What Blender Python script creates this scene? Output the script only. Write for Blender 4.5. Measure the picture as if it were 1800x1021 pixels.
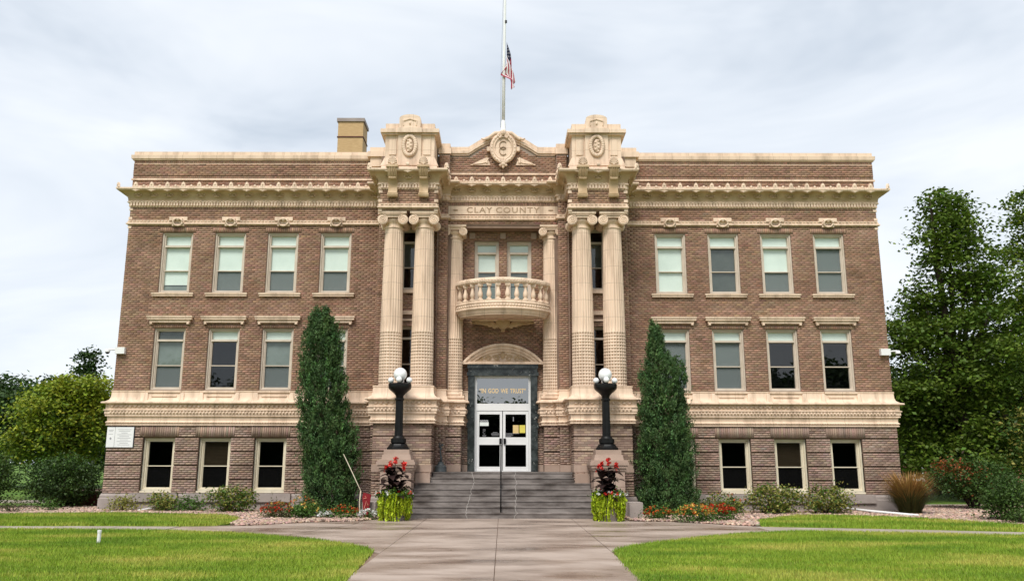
import bpy, math, random
import numpy as np
from mathutils import Matrix, Vector
R = math.radians
rnd = random.Random(7)
rng = np.random.default_rng(7)
for o in list(bpy.data.objects): bpy.data.objects.remove(o)
S = bpy.context.scene
COL = S.collection
# ------------------------------------------------------------------ camera
PITCH = 11.63; CAMD = 29.6; CAMH = 1.64
cd = bpy.data.cameras.new('camera'); cam = bpy.data.objects.new('camera', cd); COL.objects.link(cam)
cd.sensor_width = 36; cd.lens = 1467 * 36 / 1800; cd.shift_x = 16 / 1800; cd.clip_end = 3000
cam.matrix_world = Matrix.Translation((0, -CAMD, CAMH)) @ Matrix.Rotation(R(90 + PITCH), 4, 'X') @ Matrix.Rotation(R(.12), 4, 'Z')
S.camera = cam
# ------------------------------------------------------------------ sky, sun, exposure
W = bpy.data.worlds.new('World'); S.world = W; W.use_nodes = True
wn, wl = W.node_tree.nodes, W.node_tree.links
wn.clear()
SUN_EL, SUN_AZ = 52, 198      # degrees; azimuth clockwise from +Y (behind the camera, a little left)
sky = wn.new('ShaderNodeTexSky'); sky.sky_type = 'NISHITA'; sky.sun_disc = False
sky.sun_elevation = R(SUN_EL); sky.sun_rotation = R(SUN_AZ)
tc = wn.new('ShaderNodeTexCoord'); mp = wn.new('ShaderNodeMapping'); mp.inputs['Scale'].default_value = (1.0, 1.0, 3.2)
wl.new(tc.outputs['Generated'], mp.inputs[0])
n1 = wn.new('ShaderNodeTexNoise'); n1.inputs['Scale'].default_value = 1.7; n1.inputs['Detail'].default_value = 5; n1.inputs['Roughness'].default_value = .58
n1.inputs['Distortion'].default_value = .5
wl.new(mp.outputs[0], n1.inputs['Vector'])
cr = wn.new('ShaderNodeValToRGB')
cr.color_ramp.elements[0].position = .30; cr.color_ramp.elements[0].color = (.53, .60, .69, 1)
cr.color_ramp.elements[1].position = .66; cr.color_ramp.elements[1].color = (.89, .925, .965, 1)
e = cr.color_ramp.elements.new(.47); e.color = (.735, .79, .86, 1)
wl.new(n1.outputs['Fac'], cr.inputs[0])
sc = wn.new('ShaderNodeMix'); sc.data_type = 'RGBA'; sc.blend_type = 'MULTIPLY'; sc.inputs[0].default_value = 1
sc.inputs[7].default_value = (6.55, 6.55, 6.55, 1)
wl.new(cr.outputs[0], sc.inputs[6])
mx = wn.new('ShaderNodeMix'); mx.data_type = 'RGBA'; mx.inputs[0].default_value = .93
wl.new(sky.outputs[0], mx.inputs[6]); wl.new(sc.outputs[2], mx.inputs[7])
bg = wn.new('ShaderNodeBackground'); bg.inputs['Strength'].default_value = .08
wl.new(mx.outputs[2], bg.inputs['Color'])
wo = wn.new('ShaderNodeOutputWorld'); wl.new(bg.outputs[0], wo.inputs['Surface'])
sl = bpy.data.lights.new('sun', 'SUN'); sl.energy = 1.5; sl.angle = R(24); sl.color = (1, .955, .88)
so = bpy.data.objects.new('sun', sl); COL.objects.link(so); so.location = (-20, -60, 60)
az, el = R(SUN_AZ), R(SUN_EL)
sdir = Vector((math.sin(az) * math.cos(el), math.cos(az) * math.cos(el), math.sin(el)))
so.rotation_euler = (-sdir).to_track_quat('-Z', 'Y').to_euler()
S.view_settings.view_transform = 'Standard'; S.view_settings.look = 'None'
S.view_settings.exposure = 1.12; S.view_settings.gamma = 1; S.view_settings.use_curve_mapping = False
S.render.engine = 'CYCLES'
# ------------------------------------------------------------------ materials
def mat(name, c1, c2=None, scale=3., rough=.75, bump=0., bscale=40., attr=False, spec=.3, stretch=None, detail=5, lo=.35, hi=.65, coord='pos', subsurf=0, rough2=None, metal=0, emit=None):
    m = bpy.data.materials.new(name); m.use_nodes = True
    n, l = m.node_tree.nodes, m.node_tree.links
    b = n['Principled BSDF']; b.inputs['Roughness'].default_value = rough
    b.inputs['Specular IOR Level'].default_value = spec; b.inputs['Metallic'].default_value = metal
    if c2 is None: c2 = c1
    if coord == 'pos': src = n.new('ShaderNodeNewGeometry').outputs['Position']
    else: src = n.new('ShaderNodeTexCoord').outputs['Object']
    if stretch:
        mpn = n.new('ShaderNodeMapping'); mpn.inputs['Scale'].default_value = stretch
        l.new(src, mpn.inputs[0]); vec = mpn.outputs[0]
    else: vec = src
    nz = n.new('ShaderNodeTexNoise'); nz.inputs['Scale'].default_value = scale; nz.inputs['Detail'].default_value = detail
    nz.inputs['Roughness'].default_value = .6
    l.new(vec, nz.inputs['Vector'])
    rp = n.new('ShaderNodeValToRGB'); rp.color_ramp.elements[0].position = lo; rp.color_ramp.elements[1].position = hi
    rp.color_ramp.elements[0].color = (*c1, 1); rp.color_ramp.elements[1].color = (*c2, 1)
    l.new(nz.outputs['Fac'], rp.inputs[0])
    out = rp.outputs[0]
    if attr:
        at = n.new('ShaderNodeAttribute'); at.attribute_name = 'Col'
        mm = n.new('ShaderNodeMix'); mm.data_type = 'RGBA'; mm.blend_type = 'MULTIPLY'; mm.inputs[0].default_value = 1
        l.new(out, mm.inputs[6]); l.new(at.outputs['Color'], mm.inputs[7]); out = mm.outputs[2]
    l.new(out, b.inputs['Base Color'])
    if rough2 is not None:
        mr = n.new('ShaderNodeMapRange'); mr.inputs[1].default_value = lo; mr.inputs[2].default_value = hi
        mr.inputs[3].default_value = rough; mr.inputs[4].default_value = rough2
        l.new(nz.outputs['Fac'], mr.inputs[0]); l.new(mr.outputs[0], b.inputs['Roughness'])
    if bump:
        nb = n.new('ShaderNodeTexNoise'); nb.inputs['Scale'].default_value = bscale; nb.inputs['Detail'].default_value = 4
        l.new(src, nb.inputs['Vector'])
        bp = n.new('ShaderNodeBump'); bp.inputs['Strength'].default_value = bump; bp.inputs['Distance'].default_value = .02
        l.new(nb.outputs['Fac'], bp.inputs['Height']); l.new(bp.outputs[0], b.inputs['Normal'])
    if emit:
        b.inputs['Emission Color'].default_value = (*emit, 1); b.inputs['Emission Strength'].default_value = 1
    return m
M = {}
M['brick'] = mat('brick', (.265, .155, .103), (.395, .25, .178), .55, .85, .25, 60, attr=True, spec=.2)
M['brick_base'] = mat('brick_base', (.275, .188, .145), (.41, .295, .235), .55, .85, .25, 60, attr=True, spec=.2)
M['mortar'] = mat('mortar', (.20, .132, .098), (.28, .19, .145), 2.2, .95)
M['mortar_pale'] = mat('mortar_pale', (.30, .235, .19), (.36, .29, .24), 2.2, .95)
M['cream'] = mat('cream_terracotta', (.47, .34, .245), (.79, .605, .46), 1.0, .62, .2, 45, spec=.3, stretch=(3.6, 3.6, .5), lo=.26, hi=.54, detail=9)
M['cream_warm'] = mat('warm_shade_terracotta', (.44, .30, .17), (.62, .45, .29), 2.4, .7, .2, 40, spec=.3)  # darker, warmer cream; puts the cove's shadow tone into the colour
M['stone'] = mat('limestone', (.30, .255, .235), (.40, .345, .315), 1.6, .85, .2, 30)
M['pink_stone'] = mat('pink_stone', (.33, .235, .185), (.43, .32, .26), 1.5, .85, .2, 30)
M['concrete_step'] = mat('step_concrete', (.075, .06, .053), (.27, .238, .222), 1.5, .45, .15, 30, rough2=.8, stretch=(.8, 1, 2.2), lo=.34, hi=.66, detail=9)
M['walk'] = mat('walk_concrete', (.215, .152, .118), (.43, .345, .29), .75, .16, .08, 40, rough2=.62, lo=.34, hi=.60, detail=10, spec=.5, stretch=(.55, 1.3, 1))
M['path'] = mat('path_concrete', (.33, .28, .235), (.42, .365, .315), .7, .6, .08, 40)
M['crack'] = mat('crack_filler', (.40, .37, .34), (.55, .52, .48), 20, .9)
M['marble'] = mat('dark_marble', (.012, .016, .016), (.055, .065, .065), 5, .25, attr=False, spec=.5, lo=.4, hi=.62)
def marble_veins():
    m = M['marble']; n, l = m.node_tree.nodes, m.node_tree.links
    g = n.new('ShaderNodeNewGeometry'); nz = n.new('ShaderNodeTexNoise'); nz.inputs['Scale'].default_value = 9; nz.inputs['Detail'].default_value = 9
    nz.inputs['Distortion'].default_value = 1.2
    l.new(g.outputs['Position'], nz.inputs['Vector'])
    rp = n.new('ShaderNodeValToRGB'); rp.color_ramp.elements[0].position = .655; rp.color_ramp.elements[1].position = .70
    l.new(nz.outputs['Fac'], rp.inputs[0])
    mm = n.new('ShaderNodeMix'); mm.data_type = 'RGBA'; b = n['Principled BSDF']
    prev = b.inputs['Base Color'].links[0].from_socket
    l.new(rp.outputs[0], mm.inputs[0]); l.new(prev, mm.inputs[6]); mm.inputs[7].default_value = (.42, .42, .4, 1)
    l.new(mm.outputs[2], b.inputs['Base Color'])
marble_veins()
def joints(m, sx, sz):
    # fine dark joints between terracotta blocks: every sx metres along x and sz metres up
    n, l = m.node_tree.nodes, m.node_tree.links; b = n['Principled BSDF']; g = n.new('ShaderNodeNewGeometry'); sp = n.new('ShaderNodeSeparateXYZ'); l.new(g.outputs['Position'], sp.inputs[0])
    fac = None
    for k, st in (('X', sx), ('Z', sz)):
        if not st: continue
        d = n.new('ShaderNodeMath'); d.operation = 'MULTIPLY'; d.inputs[1].default_value = 1/st; l.new(sp.outputs[k], d.inputs[0])
        f = n.new('ShaderNodeMath'); f.operation = 'FRACT'; l.new(d.outputs[0], f.inputs[0])
        c = n.new('ShaderNodeMath'); c.operation = 'LESS_THAN'; c.inputs[1].default_value = .012/st; l.new(f.outputs[0], c.inputs[0])
        if fac is None: fac = c.outputs[0]
        else: x = n.new('ShaderNodeMath'); x.operation = 'MAXIMUM'; l.new(fac, x.inputs[0]); l.new(c.outputs[0], x.inputs[1]); fac = x.outputs[0]
    mm = n.new('ShaderNodeMix'); mm.data_type = 'RGBA'; prev = b.inputs['Base Color'].links[0].from_socket
    l.new(fac, mm.inputs[0]); l.new(prev, mm.inputs[6]); mm.inputs[7].default_value = (.47, .345, .245, 1); l.new(mm.outputs[2], b.inputs['Base Color'])
joints(M['cream'], .63, .585)
M['frame'] = mat('window_paint', (.56, .475, .385), (.64, .55, .46), 3, .55)
M['frame_base'] = mat('cream_window_paint', (.68, .60, .45), (.75, .68, .53), 3, .55)
M['white_frame'] = mat('white_aluminium', (.76, .76, .76), (.82, .82, .82), 3, .4, spec=.5)
M['dark'] = mat('dark_room', (.012, .012, .012), (.02, .02, .02), 3, .9)
M['blind'] = mat('white_blind', (.72, .765, .735), (.79, .83, .80), 2, .8)
M['blind_grey'] = mat('grey_blind', (.17, .195, .185), (.22, .245, .235), 2, .85)
M['blind_dark'] = mat('charcoal_blind', (.065, .075, .07), (.095, .105, .10), 2, .85)
M['blind_tan'] = mat('brown_blind', (.085, .05, .03), (.12, .075, .045), 2, .85, stretch=(1, 1, 14))
M['black'] = mat('black_cast_iron', (.003, .003, .0035), (.006, .006, .0065), 8, .42, spec=.3)
M['iron'] = mat('grey_iron', (.04, .05, .055), (.06, .07, .075), 8, .5, spec=.5)
M['globe'] = mat('opal_globe', (.86, .87, .88), (.88, .89, .9), 3, .15, spec=.5)
M['white'] = mat('white_paint', (.78, .78, .78), (.84, .84, .84), 3, .5)
M['ink'] = mat('grey_ink', (.32, .32, .34), None, 3, .7)
M['blue_ink'] = mat('dark_ink', (.02, .025, .04), None, 3, .7)
M['gold'] = mat('gold_letter', (.80, .58, .30), (.85, .64, .36), 20, .45, spec=.5)
M['yellow_paper'] = mat('yellow_paper', (.70, .60, .10), (.76, .66, .14), 5, .8)
M['tan_paper'] = mat('tan_paper', (.68, .50, .22), (.74, .56, .27), 5, .8)
M['letter'] = mat('incised_letter', (.33, .225, .145), (.42, .29, .19), 9, .7)
M['chimney'] = mat('tan_brick', (.47, .31, .15), (.56, .39, .20), 4, .85, .3, 60, stretch=(1, 1, 5))
M['red_marker'] = mat('red_cloth', (.19, .008, .014), (.26, .014, .02), 5, .6)
M['pink_stroke'] = mat('pale_red_stroke', (.62, .23, .17), None, 5, .7)
M['rope'] = mat('pale_rope', (.50, .43, .32), (.6, .53, .42), 30, .9)
M['wood'] = mat('red_brown_wood', (.06, .018, .010), (.14, .05, .03), 3, .7, stretch=(1, 1, 18))
M['rust_brick'] = mat('far_red_brick', (.24, .085, .065), (.30, .115, .09), 3, .9)
M['roof'] = mat('roof_felt', (.10, .095, .09), (.14, .13, .125), 3, .9)
M['bark'] = mat('bark', (.045, .032, .022), (.10, .075, .052), 6, .95, .5, 30, stretch=(3, 3, .6))
M['soil'] = mat('soil', (.10, .065, .045), (.18, .12, .09), 4, .95)
M['rock'] = mat('river_rock', (.42, .29, .225), (.60, .44, .355), 3, .8, attr=True)
M['ground'] = mat('far_grass', (.075, .15, .018), (.13, .22, .028), .6, .95, .3, 30)
M['turf'] = mat('turf', (.13, .19, .018), (.24, .27, .04), .55, .95, .3, 60, lo=.38, hi=.62)
M['blade'] = mat('grass_blade', (.115, .215, .014), (.42, .40, .08), .5, .7, attr=True, lo=.36, hi=.65, detail=8, stretch=(.6, 1.4, 1))
el_ = M['blade'].node_tree.nodes['Color Ramp'].color_ramp.elements.new(.50); el_.color = (.215, .315, .024, 1)
def leafmat(name, c1, c2, scale=.8, rough=.55, trans=.25):
    m = mat(name, c1, c2, scale, rough, attr=True, spec=.3, lo=.3, hi=.7)
    n, l = m.node_tree.nodes, m.node_tree.links; b = n['Principled BSDF']
    t = n.new('ShaderNodeBsdfTranslucent'); mxs = n.new('ShaderNodeMixShader'); mxs.inputs[0].default_value = trans
    l.new(b.inputs['Base Color'].links[0].from_socket, t.inputs['Color'])
    l.new(b.outputs[0], mxs.inputs[1]); l.new(t.outputs[0], mxs.inputs[2])
    l.new(mxs.outputs[0], n['Material Output'].inputs['Surface'])
    return m
M['leaf_maple'] = leafmat('maple_leaf', (.05, .10, .012), (.15, .22, .025))
M['leaf_yellow'] = leafmat('yellowing_leaf', (.17, .27, .018), (.34, .36, .035))
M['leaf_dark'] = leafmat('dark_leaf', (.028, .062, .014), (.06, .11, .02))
M['leaf_juniper'] = leafmat('juniper_spray', (.042, .10, .03), (.095, .165, .05), 2.5, .6, .15)
M['leaf_bush'] = leafmat('bush_leaf', (.03, .072, .013), (.075, .135, .022))
M['leaf_gold'] = leafmat('gold_green_leaf', (.16, .19, .03), (.36, .32, .08), 3)
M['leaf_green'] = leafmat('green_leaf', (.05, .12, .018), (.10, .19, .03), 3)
M['leaf_lime'] = leafmat('chartreuse_leaf', (.33, .44, .015), (.50, .60, .035), 4)
M['leaf_canna'] = leafmat('dark_canna_leaf', (.018, .012, .012), (.045, .024, .022), 3, .35, .08)
M['leaf_straw'] = leafmat('straw_blade', (.30, .16, .045), (.42, .25, .08), 3)
M['leaf_reed'] = leafmat('reed_blade', (.055, .075, .02), (.13, .13, .04), 3)
M['leaf_red'] = leafmat('reddened_leaf', (.16, .035, .012), (.30, .09, .02), 3)
M['petal_red'] = leafmat('red_petal', (.62, .025, .02), (.75, .06, .045), 5)
M['petal_orange'] = leafmat('orange_petal', (.62, .10, .02), (.72, .2, .04), 5)
M['petal_rust'] = leafmat('rust_petal', (.42, .035, .015), (.55, .09, .02), 5)
M['petal_yellow'] = leafmat('yellow_petal', (.75, .42, .06), (.8, .55, .16), 5)
M['petal_white'] = leafmat('white_petal', (.80, .80, .78), (.85, .85, .83), 5)
M['flag_red'] = mat('flag_red', (.30, .02, .045), (.38, .03, .06), 6, .8)
M['flag_white'] = mat('flag_white', (.74, .70, .72), None, 6, .8)
M['flag_blue'] = mat('flag_blue', (.012, .015, .045), None, 6, .8)
def glassmat(name, tint, ior):
    m = bpy.data.materials.new(name); m.use_nodes = True; n, l = m.node_tree.nodes, m.node_tree.links; n.clear()
    o = n.new('ShaderNodeOutputMaterial'); t = n.new('ShaderNodeBsdfTransparent'); t.inputs[0].default_value = (*tint, 1)
    g = n.new('ShaderNodeBsdfGlossy'); g.inputs['Roughness'].default_value = .0
    f = n.new('ShaderNodeFresnel'); f.inputs[0].default_value = ior
    ge = n.new('ShaderNodeNewGeometry'); iv = n.new('ShaderNodeMath'); iv.operation = 'SUBTRACT'; iv.inputs[0].default_value = 1; l.new(ge.outputs['Backfacing'], iv.inputs[1])
    mu = n.new('ShaderNodeMath'); mu.operation = 'MULTIPLY'; l.new(f.outputs[0], mu.inputs[0]); l.new(iv.outputs[0], mu.inputs[1])   # the outer face reflects, the inner face of the thin pane only lets light through
    x = n.new('ShaderNodeMixShader'); l.new(mu.outputs[0], x.inputs[0]); l.new(t.outputs[0], x.inputs[1]); l.new(g.outputs[0], x.inputs[2])
    l.new(x.outputs[0], o.inputs[0]); return m
M['glass'] = glassmat('window_glass', (.97, .995, .98), 1.8)
M['glass_dark'] = glassmat('door_glass', (.7, .73, .72), 1.42)
M['glass_transom'] = glassmat('reflective_glass', (.35, .4, .4), 4.2)
def screenmat(name, c, f):
    m = bpy.data.materials.new(name); m.use_nodes = True; n, l = m.node_tree.nodes, m.node_tree.links; n.clear()
    o = n.new('ShaderNodeOutputMaterial'); t = n.new('ShaderNodeBsdfTransparent'); d = n.new('ShaderNodeBsdfDiffuse'); d.inputs[0].default_value = (*c, 1)
    x = n.new('ShaderNodeMixShader'); x.inputs[0].default_value = f; l.new(t.outputs[0], x.inputs[1]); l.new(d.outputs[0], x.inputs[2]); l.new(x.outputs[0], o.inputs[0]); return m
M['screen'] = screenmat('insect_screen', (.20, .23, .235), .5)
M['screen_dark'] = screenmat('dark_insect_screen', (.007, .007, .007), .72)
# ------------------------------------------------------------------ mesh helpers
class MB:
    def __init__(s): s.v = []; s.f = []
    def add(s, vs, fs):
        k = len(s.v); s.v += [tuple(p) for p in vs]; s.f += [tuple(i + k for i in q) for q in fs]; return s
    def box(s, x0, x1, y0, y1, z0, z1):
        return s.add([(x0,y0,z0),(x1,y0,z0),(x1,y1,z0),(x0,y1,z0),(x0,y0,z1),(x1,y0,z1),(x1,y1,z1),(x0,y1,z1)],
            [(0,3,2,1),(4,5,6,7),(0,1,5,4),(1,2,6,5),(2,3,7,6),(3,0,4,7)])
    def frustum(s, x0, x1, y0, y1, z0, z1, ix, iy):      # top inset by ix, iy
        return s.add([(x0,y0,z0),(x1,y0,z0),(x1,y1,z0),(x0,y1,z0),(x0+ix,y0+iy,z1),(x1-ix,y0+iy,z1),(x1-ix,y1-iy,z1),(x0+ix,y1-iy,z1)],
            [(0,3,2,1),(4,5,6,7),(0,1,5,4),(1,2,6,5),(2,3,7,6),(3,0,4,7)])
    def prism(s, poly, y0, y1):                          # polygon in x,z (counter-clockwise from the front) pushed along y
        n = len(poly); vs = [(x, y0, z) for x, z in poly] + [(x, y1, z) for x, z in poly]
        return s.add(vs, [tuple(range(n)), tuple(range(2*n-1, n-1, -1))] + [(i, i+n, (i+1) % n + n, (i+1) % n) for i in range(n)])
    def slab(s, poly, z0, z1):                           # polygon in x,y
        n = len(poly); vs = [(x, y, z0) for x, y in poly] + [(x, y, z1) for x, y in poly]
        return s.add(vs, [tuple(range(n-1, -1, -1)), tuple(range(n, 2*n))] + [(i, (i+1) % n, (i+1) % n + n, i+n) for i in range(n)])
    def lathe(s, prof, cx=0, cy=0, seg=20, a0=0, a1=2*math.pi, cap=True):
        k = len(s.v); full = abs(a1 - a0 - 2*math.pi) < 1e-6; m = seg if full else seg + 1
        for r, z in prof:
            for i in range(m):
                a = a0 + (a1 - a0) * i / seg; s.v.append((cx + r*math.cos(a), cy + r*math.sin(a), z))
        for j in range(len(prof) - 1):
            for i in range(seg):
                i2 = (i + 1) % m; s.f.append((k + j*m + i, k + j*m + i2, k + (j+1)*m + i2, k + (j+1)*m + i))
        if cap and full:
            s.f.append(tuple(k + i for i in range(m-1, -1, -1))); t = k + (len(prof)-1)*m; s.f.append(tuple(t + i for i in range(m)))
        return s
    def tube(s, pts, r, seg=8, cap=True):
        pts = [Vector([float(q) for q in p]) for p in pts]; n = len(pts); rs = [float(q) for q in r] if isinstance(r, (list, tuple)) else [float(r)]*n
        k = len(s.v); up = Vector((0, 0, 1)); prev = None
        for i, p in enumerate(pts):
            d = (pts[min(i+1, n-1)] - pts[max(i-1, 0)]).normalized()
            if prev is None:
                a = d.cross(up if abs(d.z) < .9 else Vector((1, 0, 0))).normalized()
            else: a = (prev - d * prev.dot(d)).normalized()
            prev = a; b = d.cross(a)
            for j in range(seg):
                t = 2*math.pi*j/seg; s.v.append(tuple(p + rs[i]*(math.cos(t)*a + math.sin(t)*b)))
        for i in range(n-1):
            for j in range(seg):
                j2 = (j+1) % seg; s.f.append((k+i*seg+j, k+i*seg+j2, k+(i+1)*seg+j2, k+(i+1)*seg+j))
        if cap:
            s.f.append(tuple(k+j for j in range(seg-1, -1, -1))); s.f.append(tuple(k+(n-1)*seg+j for j in range(seg)))
        return s
    def ell(s, c, r, nu=10, nv=6):
        k = len(s.v); s.v.append((c[0], c[1], c[2]-r[2]))
        for j in range(1, nv):
            p = -math.pi/2 + math.pi*j/nv
            for i in range(nu):
                t = 2*math.pi*i/nu; s.v.append((c[0]+r[0]*math.cos(p)*math.cos(t), c[1]+r[1]*math.cos(p)*math.sin(t), c[2]+r[2]*math.sin(p)))
        s.v.append((c[0], c[1], c[2]+r[2])); top = len(s.v)-1
        for i in range(nu):
            s.f.append((k, k+1+(i+1) % nu, k+1+i)); q = k+1+(nv-2)*nu; s.f.append((top, q+i, q+(i+1) % nu))
        for j in range(nv-2):
            for i in range(nu):
                a = k+1+j*nu; s.f.append((a+i, a+(i+1) % nu, a+nu+(i+1) % nu, a+nu+i))
        return s
    def sweep(s, path, prof):                            # plan path, outside on its right hand; profile of (out, z)
        P = [Vector(p) for p in path]; n = len(P); mit = []
        for i in range(n):
            ns = []
            if i > 0: d = (P[i]-P[i-1]).normalized(); ns.append(Vector((d.y, -d.x)))
            if i < n-1: d = (P[i+1]-P[i]).normalized(); ns.append(Vector((d.y, -d.x)))
            mit.append(ns[0] if len(ns) == 1 else (ns[0]+ns[1]) / (1+ns[0].dot(ns[1])))
        k = len(s.v); m = len(prof)
        for i in range(n):
            for o, z in prof: q = P[i] + mit[i]*o; s.v.append((q.x, q.y, z))
        for i in range(n-1):
            for j in range(m-1): s.f.append((k+i*m+j, k+(i+1)*m+j, k+(i+1)*m+j+1, k+i*m+j+1))
        return s
    def mirrored(s):
        t = MB(); t.v = [(-x, y, z) for x, y, z in s.v]; t.f = [tuple(reversed(q)) for q in s.f]; return t
    def mesh(s, name, m, smooth=None):
        me = bpy.data.meshes.new(name); me.from_pydata(s.v, [], s.f); me.validate()
        if smooth is not None:
            me.shade_smooth()
            if smooth < 179: me.set_sharp_from_angle(angle=R(smooth))
        me.materials.append(M[m] if isinstance(m, str) else m); return me
    def obj(s, name, m, parent=None, smooth=None, loc=None):
        return put(name, s.mesh(name, m, smooth), parent, loc)
def put(name, me, parent=None, loc=None, rz=0):
    o = bpy.data.objects.new(name, me); COL.objects.link(o)
    if parent: o.parent = parent
    if loc: o.location = loc
    if rz: o.rotation_euler = (0, 0, rz)
    return o
def empty(name, loc, label, cat, group=None, rz=0):
    o = bpy.data.objects.new(name, None); COL.objects.link(o); o.location = loc; o.rotation_euler = (0, 0, rz); o.empty_display_size = .2
    return tag(o, label, cat, group)
def tag(o, label=None, cat=None, group=None, kind=None):
    if label: o['label'] = label
    if cat: o['category'] = cat
    if group: o['group'] = group
    if kind: o['kind'] = kind
    return o
def npmesh(name, V, F, m, col=None, smooth=False):       # V (n,3); F (k,4) or (k,3)
    me = bpy.data.meshes.new(name); k, w = F.shape
    me.vertices.add(len(V)); me.vertices.foreach_set('co', np.ascontiguousarray(V, dtype=np.float32).ravel())
    me.loops.add(k*w); me.loops.foreach_set('vertex_index', np.ascontiguousarray(F, dtype=np.int32).ravel())
    me.polygons.add(k); me.polygons.foreach_set('loop_start', np.arange(0, k*w, w, dtype=np.int32))
    if smooth: me.polygons.foreach_set('use_smooth', np.ones(k, dtype=bool))
    if col is not None:
        a = me.color_attributes.new('Col', 'FLOAT_COLOR', 'POINT'); c = np.ones((len(V), 4), np.float32); c[:, :3] = col
        a.data.foreach_set('color', c.ravel())
    me.update(calc_edges=True); me.materials.append(M[m] if isinstance(m, str) else m); return me
def text_mesh(name, body, size, m, extrude=.01, bold=0., space=1., xscale=1.):
    cu = bpy.data.curves.new(name, 'FONT'); cu.body = body; cu.size = size; cu.extrude = extrude; cu.offset = bold
    cu.align_x = 'CENTER'; cu.align_y = 'CENTER'; cu.space_character = space; cu.resolution_u = 3
    o = bpy.data.objects.new(name, cu); COL.objects.link(o)
    bpy.context.view_layer.update()
    me = bpy.data.meshes.new_from_object(o.evaluated_get(bpy.context.evaluated_depsgraph_get()))
    bpy.data.objects.remove(o); bpy.data.curves.remove(cu)
    me.transform(Matrix.Scale(xscale, 4, (1, 0, 0))); me.transform(Matrix.Rotation(R(90), 4, 'X'))
    me.materials.clear(); me.materials.append(M[m]); return me
# ------------------------------------------------------------------ bricks
COURSE = .0785; BL = .215; JT = .011
def brick_rects(u0, u1, z0, z1, holes=(), course=COURSE, bl=BL, zmax=None, seed=0):
    n = max(1, round((z1-z0)/course)); h = (z1-z0)/n; out = []
    for c in range(n):
        za, zb = z0+c*h+JT/2, z0+(c+1)*h-JT/2; zc = (za+zb)/2
        iv = [(u0, u1)]
        for a, b, p, q in holes:
            if p < zc < q: iv = [w for (l, r) in iv for w in ((l, min(r, a)), (max(l, b), r)) if w[1]-w[0] > .02]
        for l, r in iv:
            k = math.floor((l-u0)/bl)
            off = (c % 2)*bl/2
            e = u0 - off + math.floor((l-u0+off)/bl)*bl
            while e < r:
                a, b = max(e, l), min(e+bl, r); e += bl
                if b-a < .03: continue
                if zmax and zb > min(zmax(a), zmax(b)): continue
                out.append((a+JT/2, b-JT/2, za, zb))
    return out
def soldier_rects(u0, u1, z0, z1, w=.075):
    n = max(1, round((u1-u0)/w)); s = (u1-u0)/n
    return [(u0+i*s+JT/2, u0+(i+1)*s-JT/2, z0+JT/2, z1-JT/2) for i in range(n)]
class Bricks:
    def __init__(s): s.V = []; s.C = []
    def add(s, rects, o, d, nrm, proud=.012):            # point = o + u*d + z*Z + n*proud
        if not rects: return
        A = np.array(rects); o = np.array((o[0], o[1], 0.)); d = np.array((d[0], d[1], 0.)); nv = np.array((nrm[0], nrm[1], 0.))
        pr = proud + rng.uniform(-.0025, .0025, len(A)); Z = np.array((0, 0, 1.))
        V = np.zeros((len(A), 8, 3)); i = 0
        for depth in (0., 1.):
            for ui, zi in ((0, 2), (1, 2), (1, 3), (0, 3)):
                V[:, i] = o + A[:, ui, None]*d + A[:, zi, None]*Z + (depth*pr)[:, None]*nv; i += 1
        if np.cross(d, Z) @ nv < 0: V = V[:, [1, 0, 3, 2, 5, 4, 7, 6]]
        s.V.append(V)
        g = rng.normal(1, .12, (len(A), 1)); g = np.clip(g, .58, 1.5)
        tint = 1 + rng.normal(0, .035, (len(A), 3)); s.C.append(g*tint)
    def build(s, name, m, parent):
        V = np.concatenate(s.V); C = np.concatenate(s.C); n = len(V)
        F = np.array([(4,5,6,7),(0,1,5,4),(1,2,6,5),(2,3,7,6),(3,0,4,7)])
        FF = (np.arange(n)*8)[:, None, None] + F[None]
        o = put(name, npmesh(name, V.reshape(-1, 3), FF.reshape(-1, 4), m, np.repeat(C, 8, 0)), parent)
        return tag(o, kind='stuff')
def wall_holes(mb, x0, x1, z0, z1, y, holes, depth=.3, top=None):
    xs = sorted({x0, x1, *[h[0] for h in holes], *[h[1] for h in holes]}); zs = sorted({z0, z1, *[h[2] for h in holes], *[h[3] for h in holes]})
    xs = [x for x in xs if x0 <= x <= x1]; zs = [z for z in zs if z0 <= z <= z1]
    for i in range(len(xs)-1):
        for j in range(len(zs)-1):
            xc, zc = (xs[i]+xs[i+1])/2, (zs[j]+zs[j+1])/2
            if any(a < xc < b and p < zc < q for a, b, p, q in holes): continue
            mb.add([(xs[i],y,zs[j]),(xs[i+1],y,zs[j]),(xs[i+1],y,zs[j+1]),(xs[i],y,zs[j+1])], [(0,1,2,3)])
    for a, b, p, q in holes:
        mb.add([(a,y,p),(b,y,p),(b,y,q),(a,y,q),(a,y+depth,p),(b,y+depth,p),(b,y+depth,q),(a,y+depth,q)], [(0,4,5,1),(1,5,6,2),(2,6,7,3),(3,7,4,0)])
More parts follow.
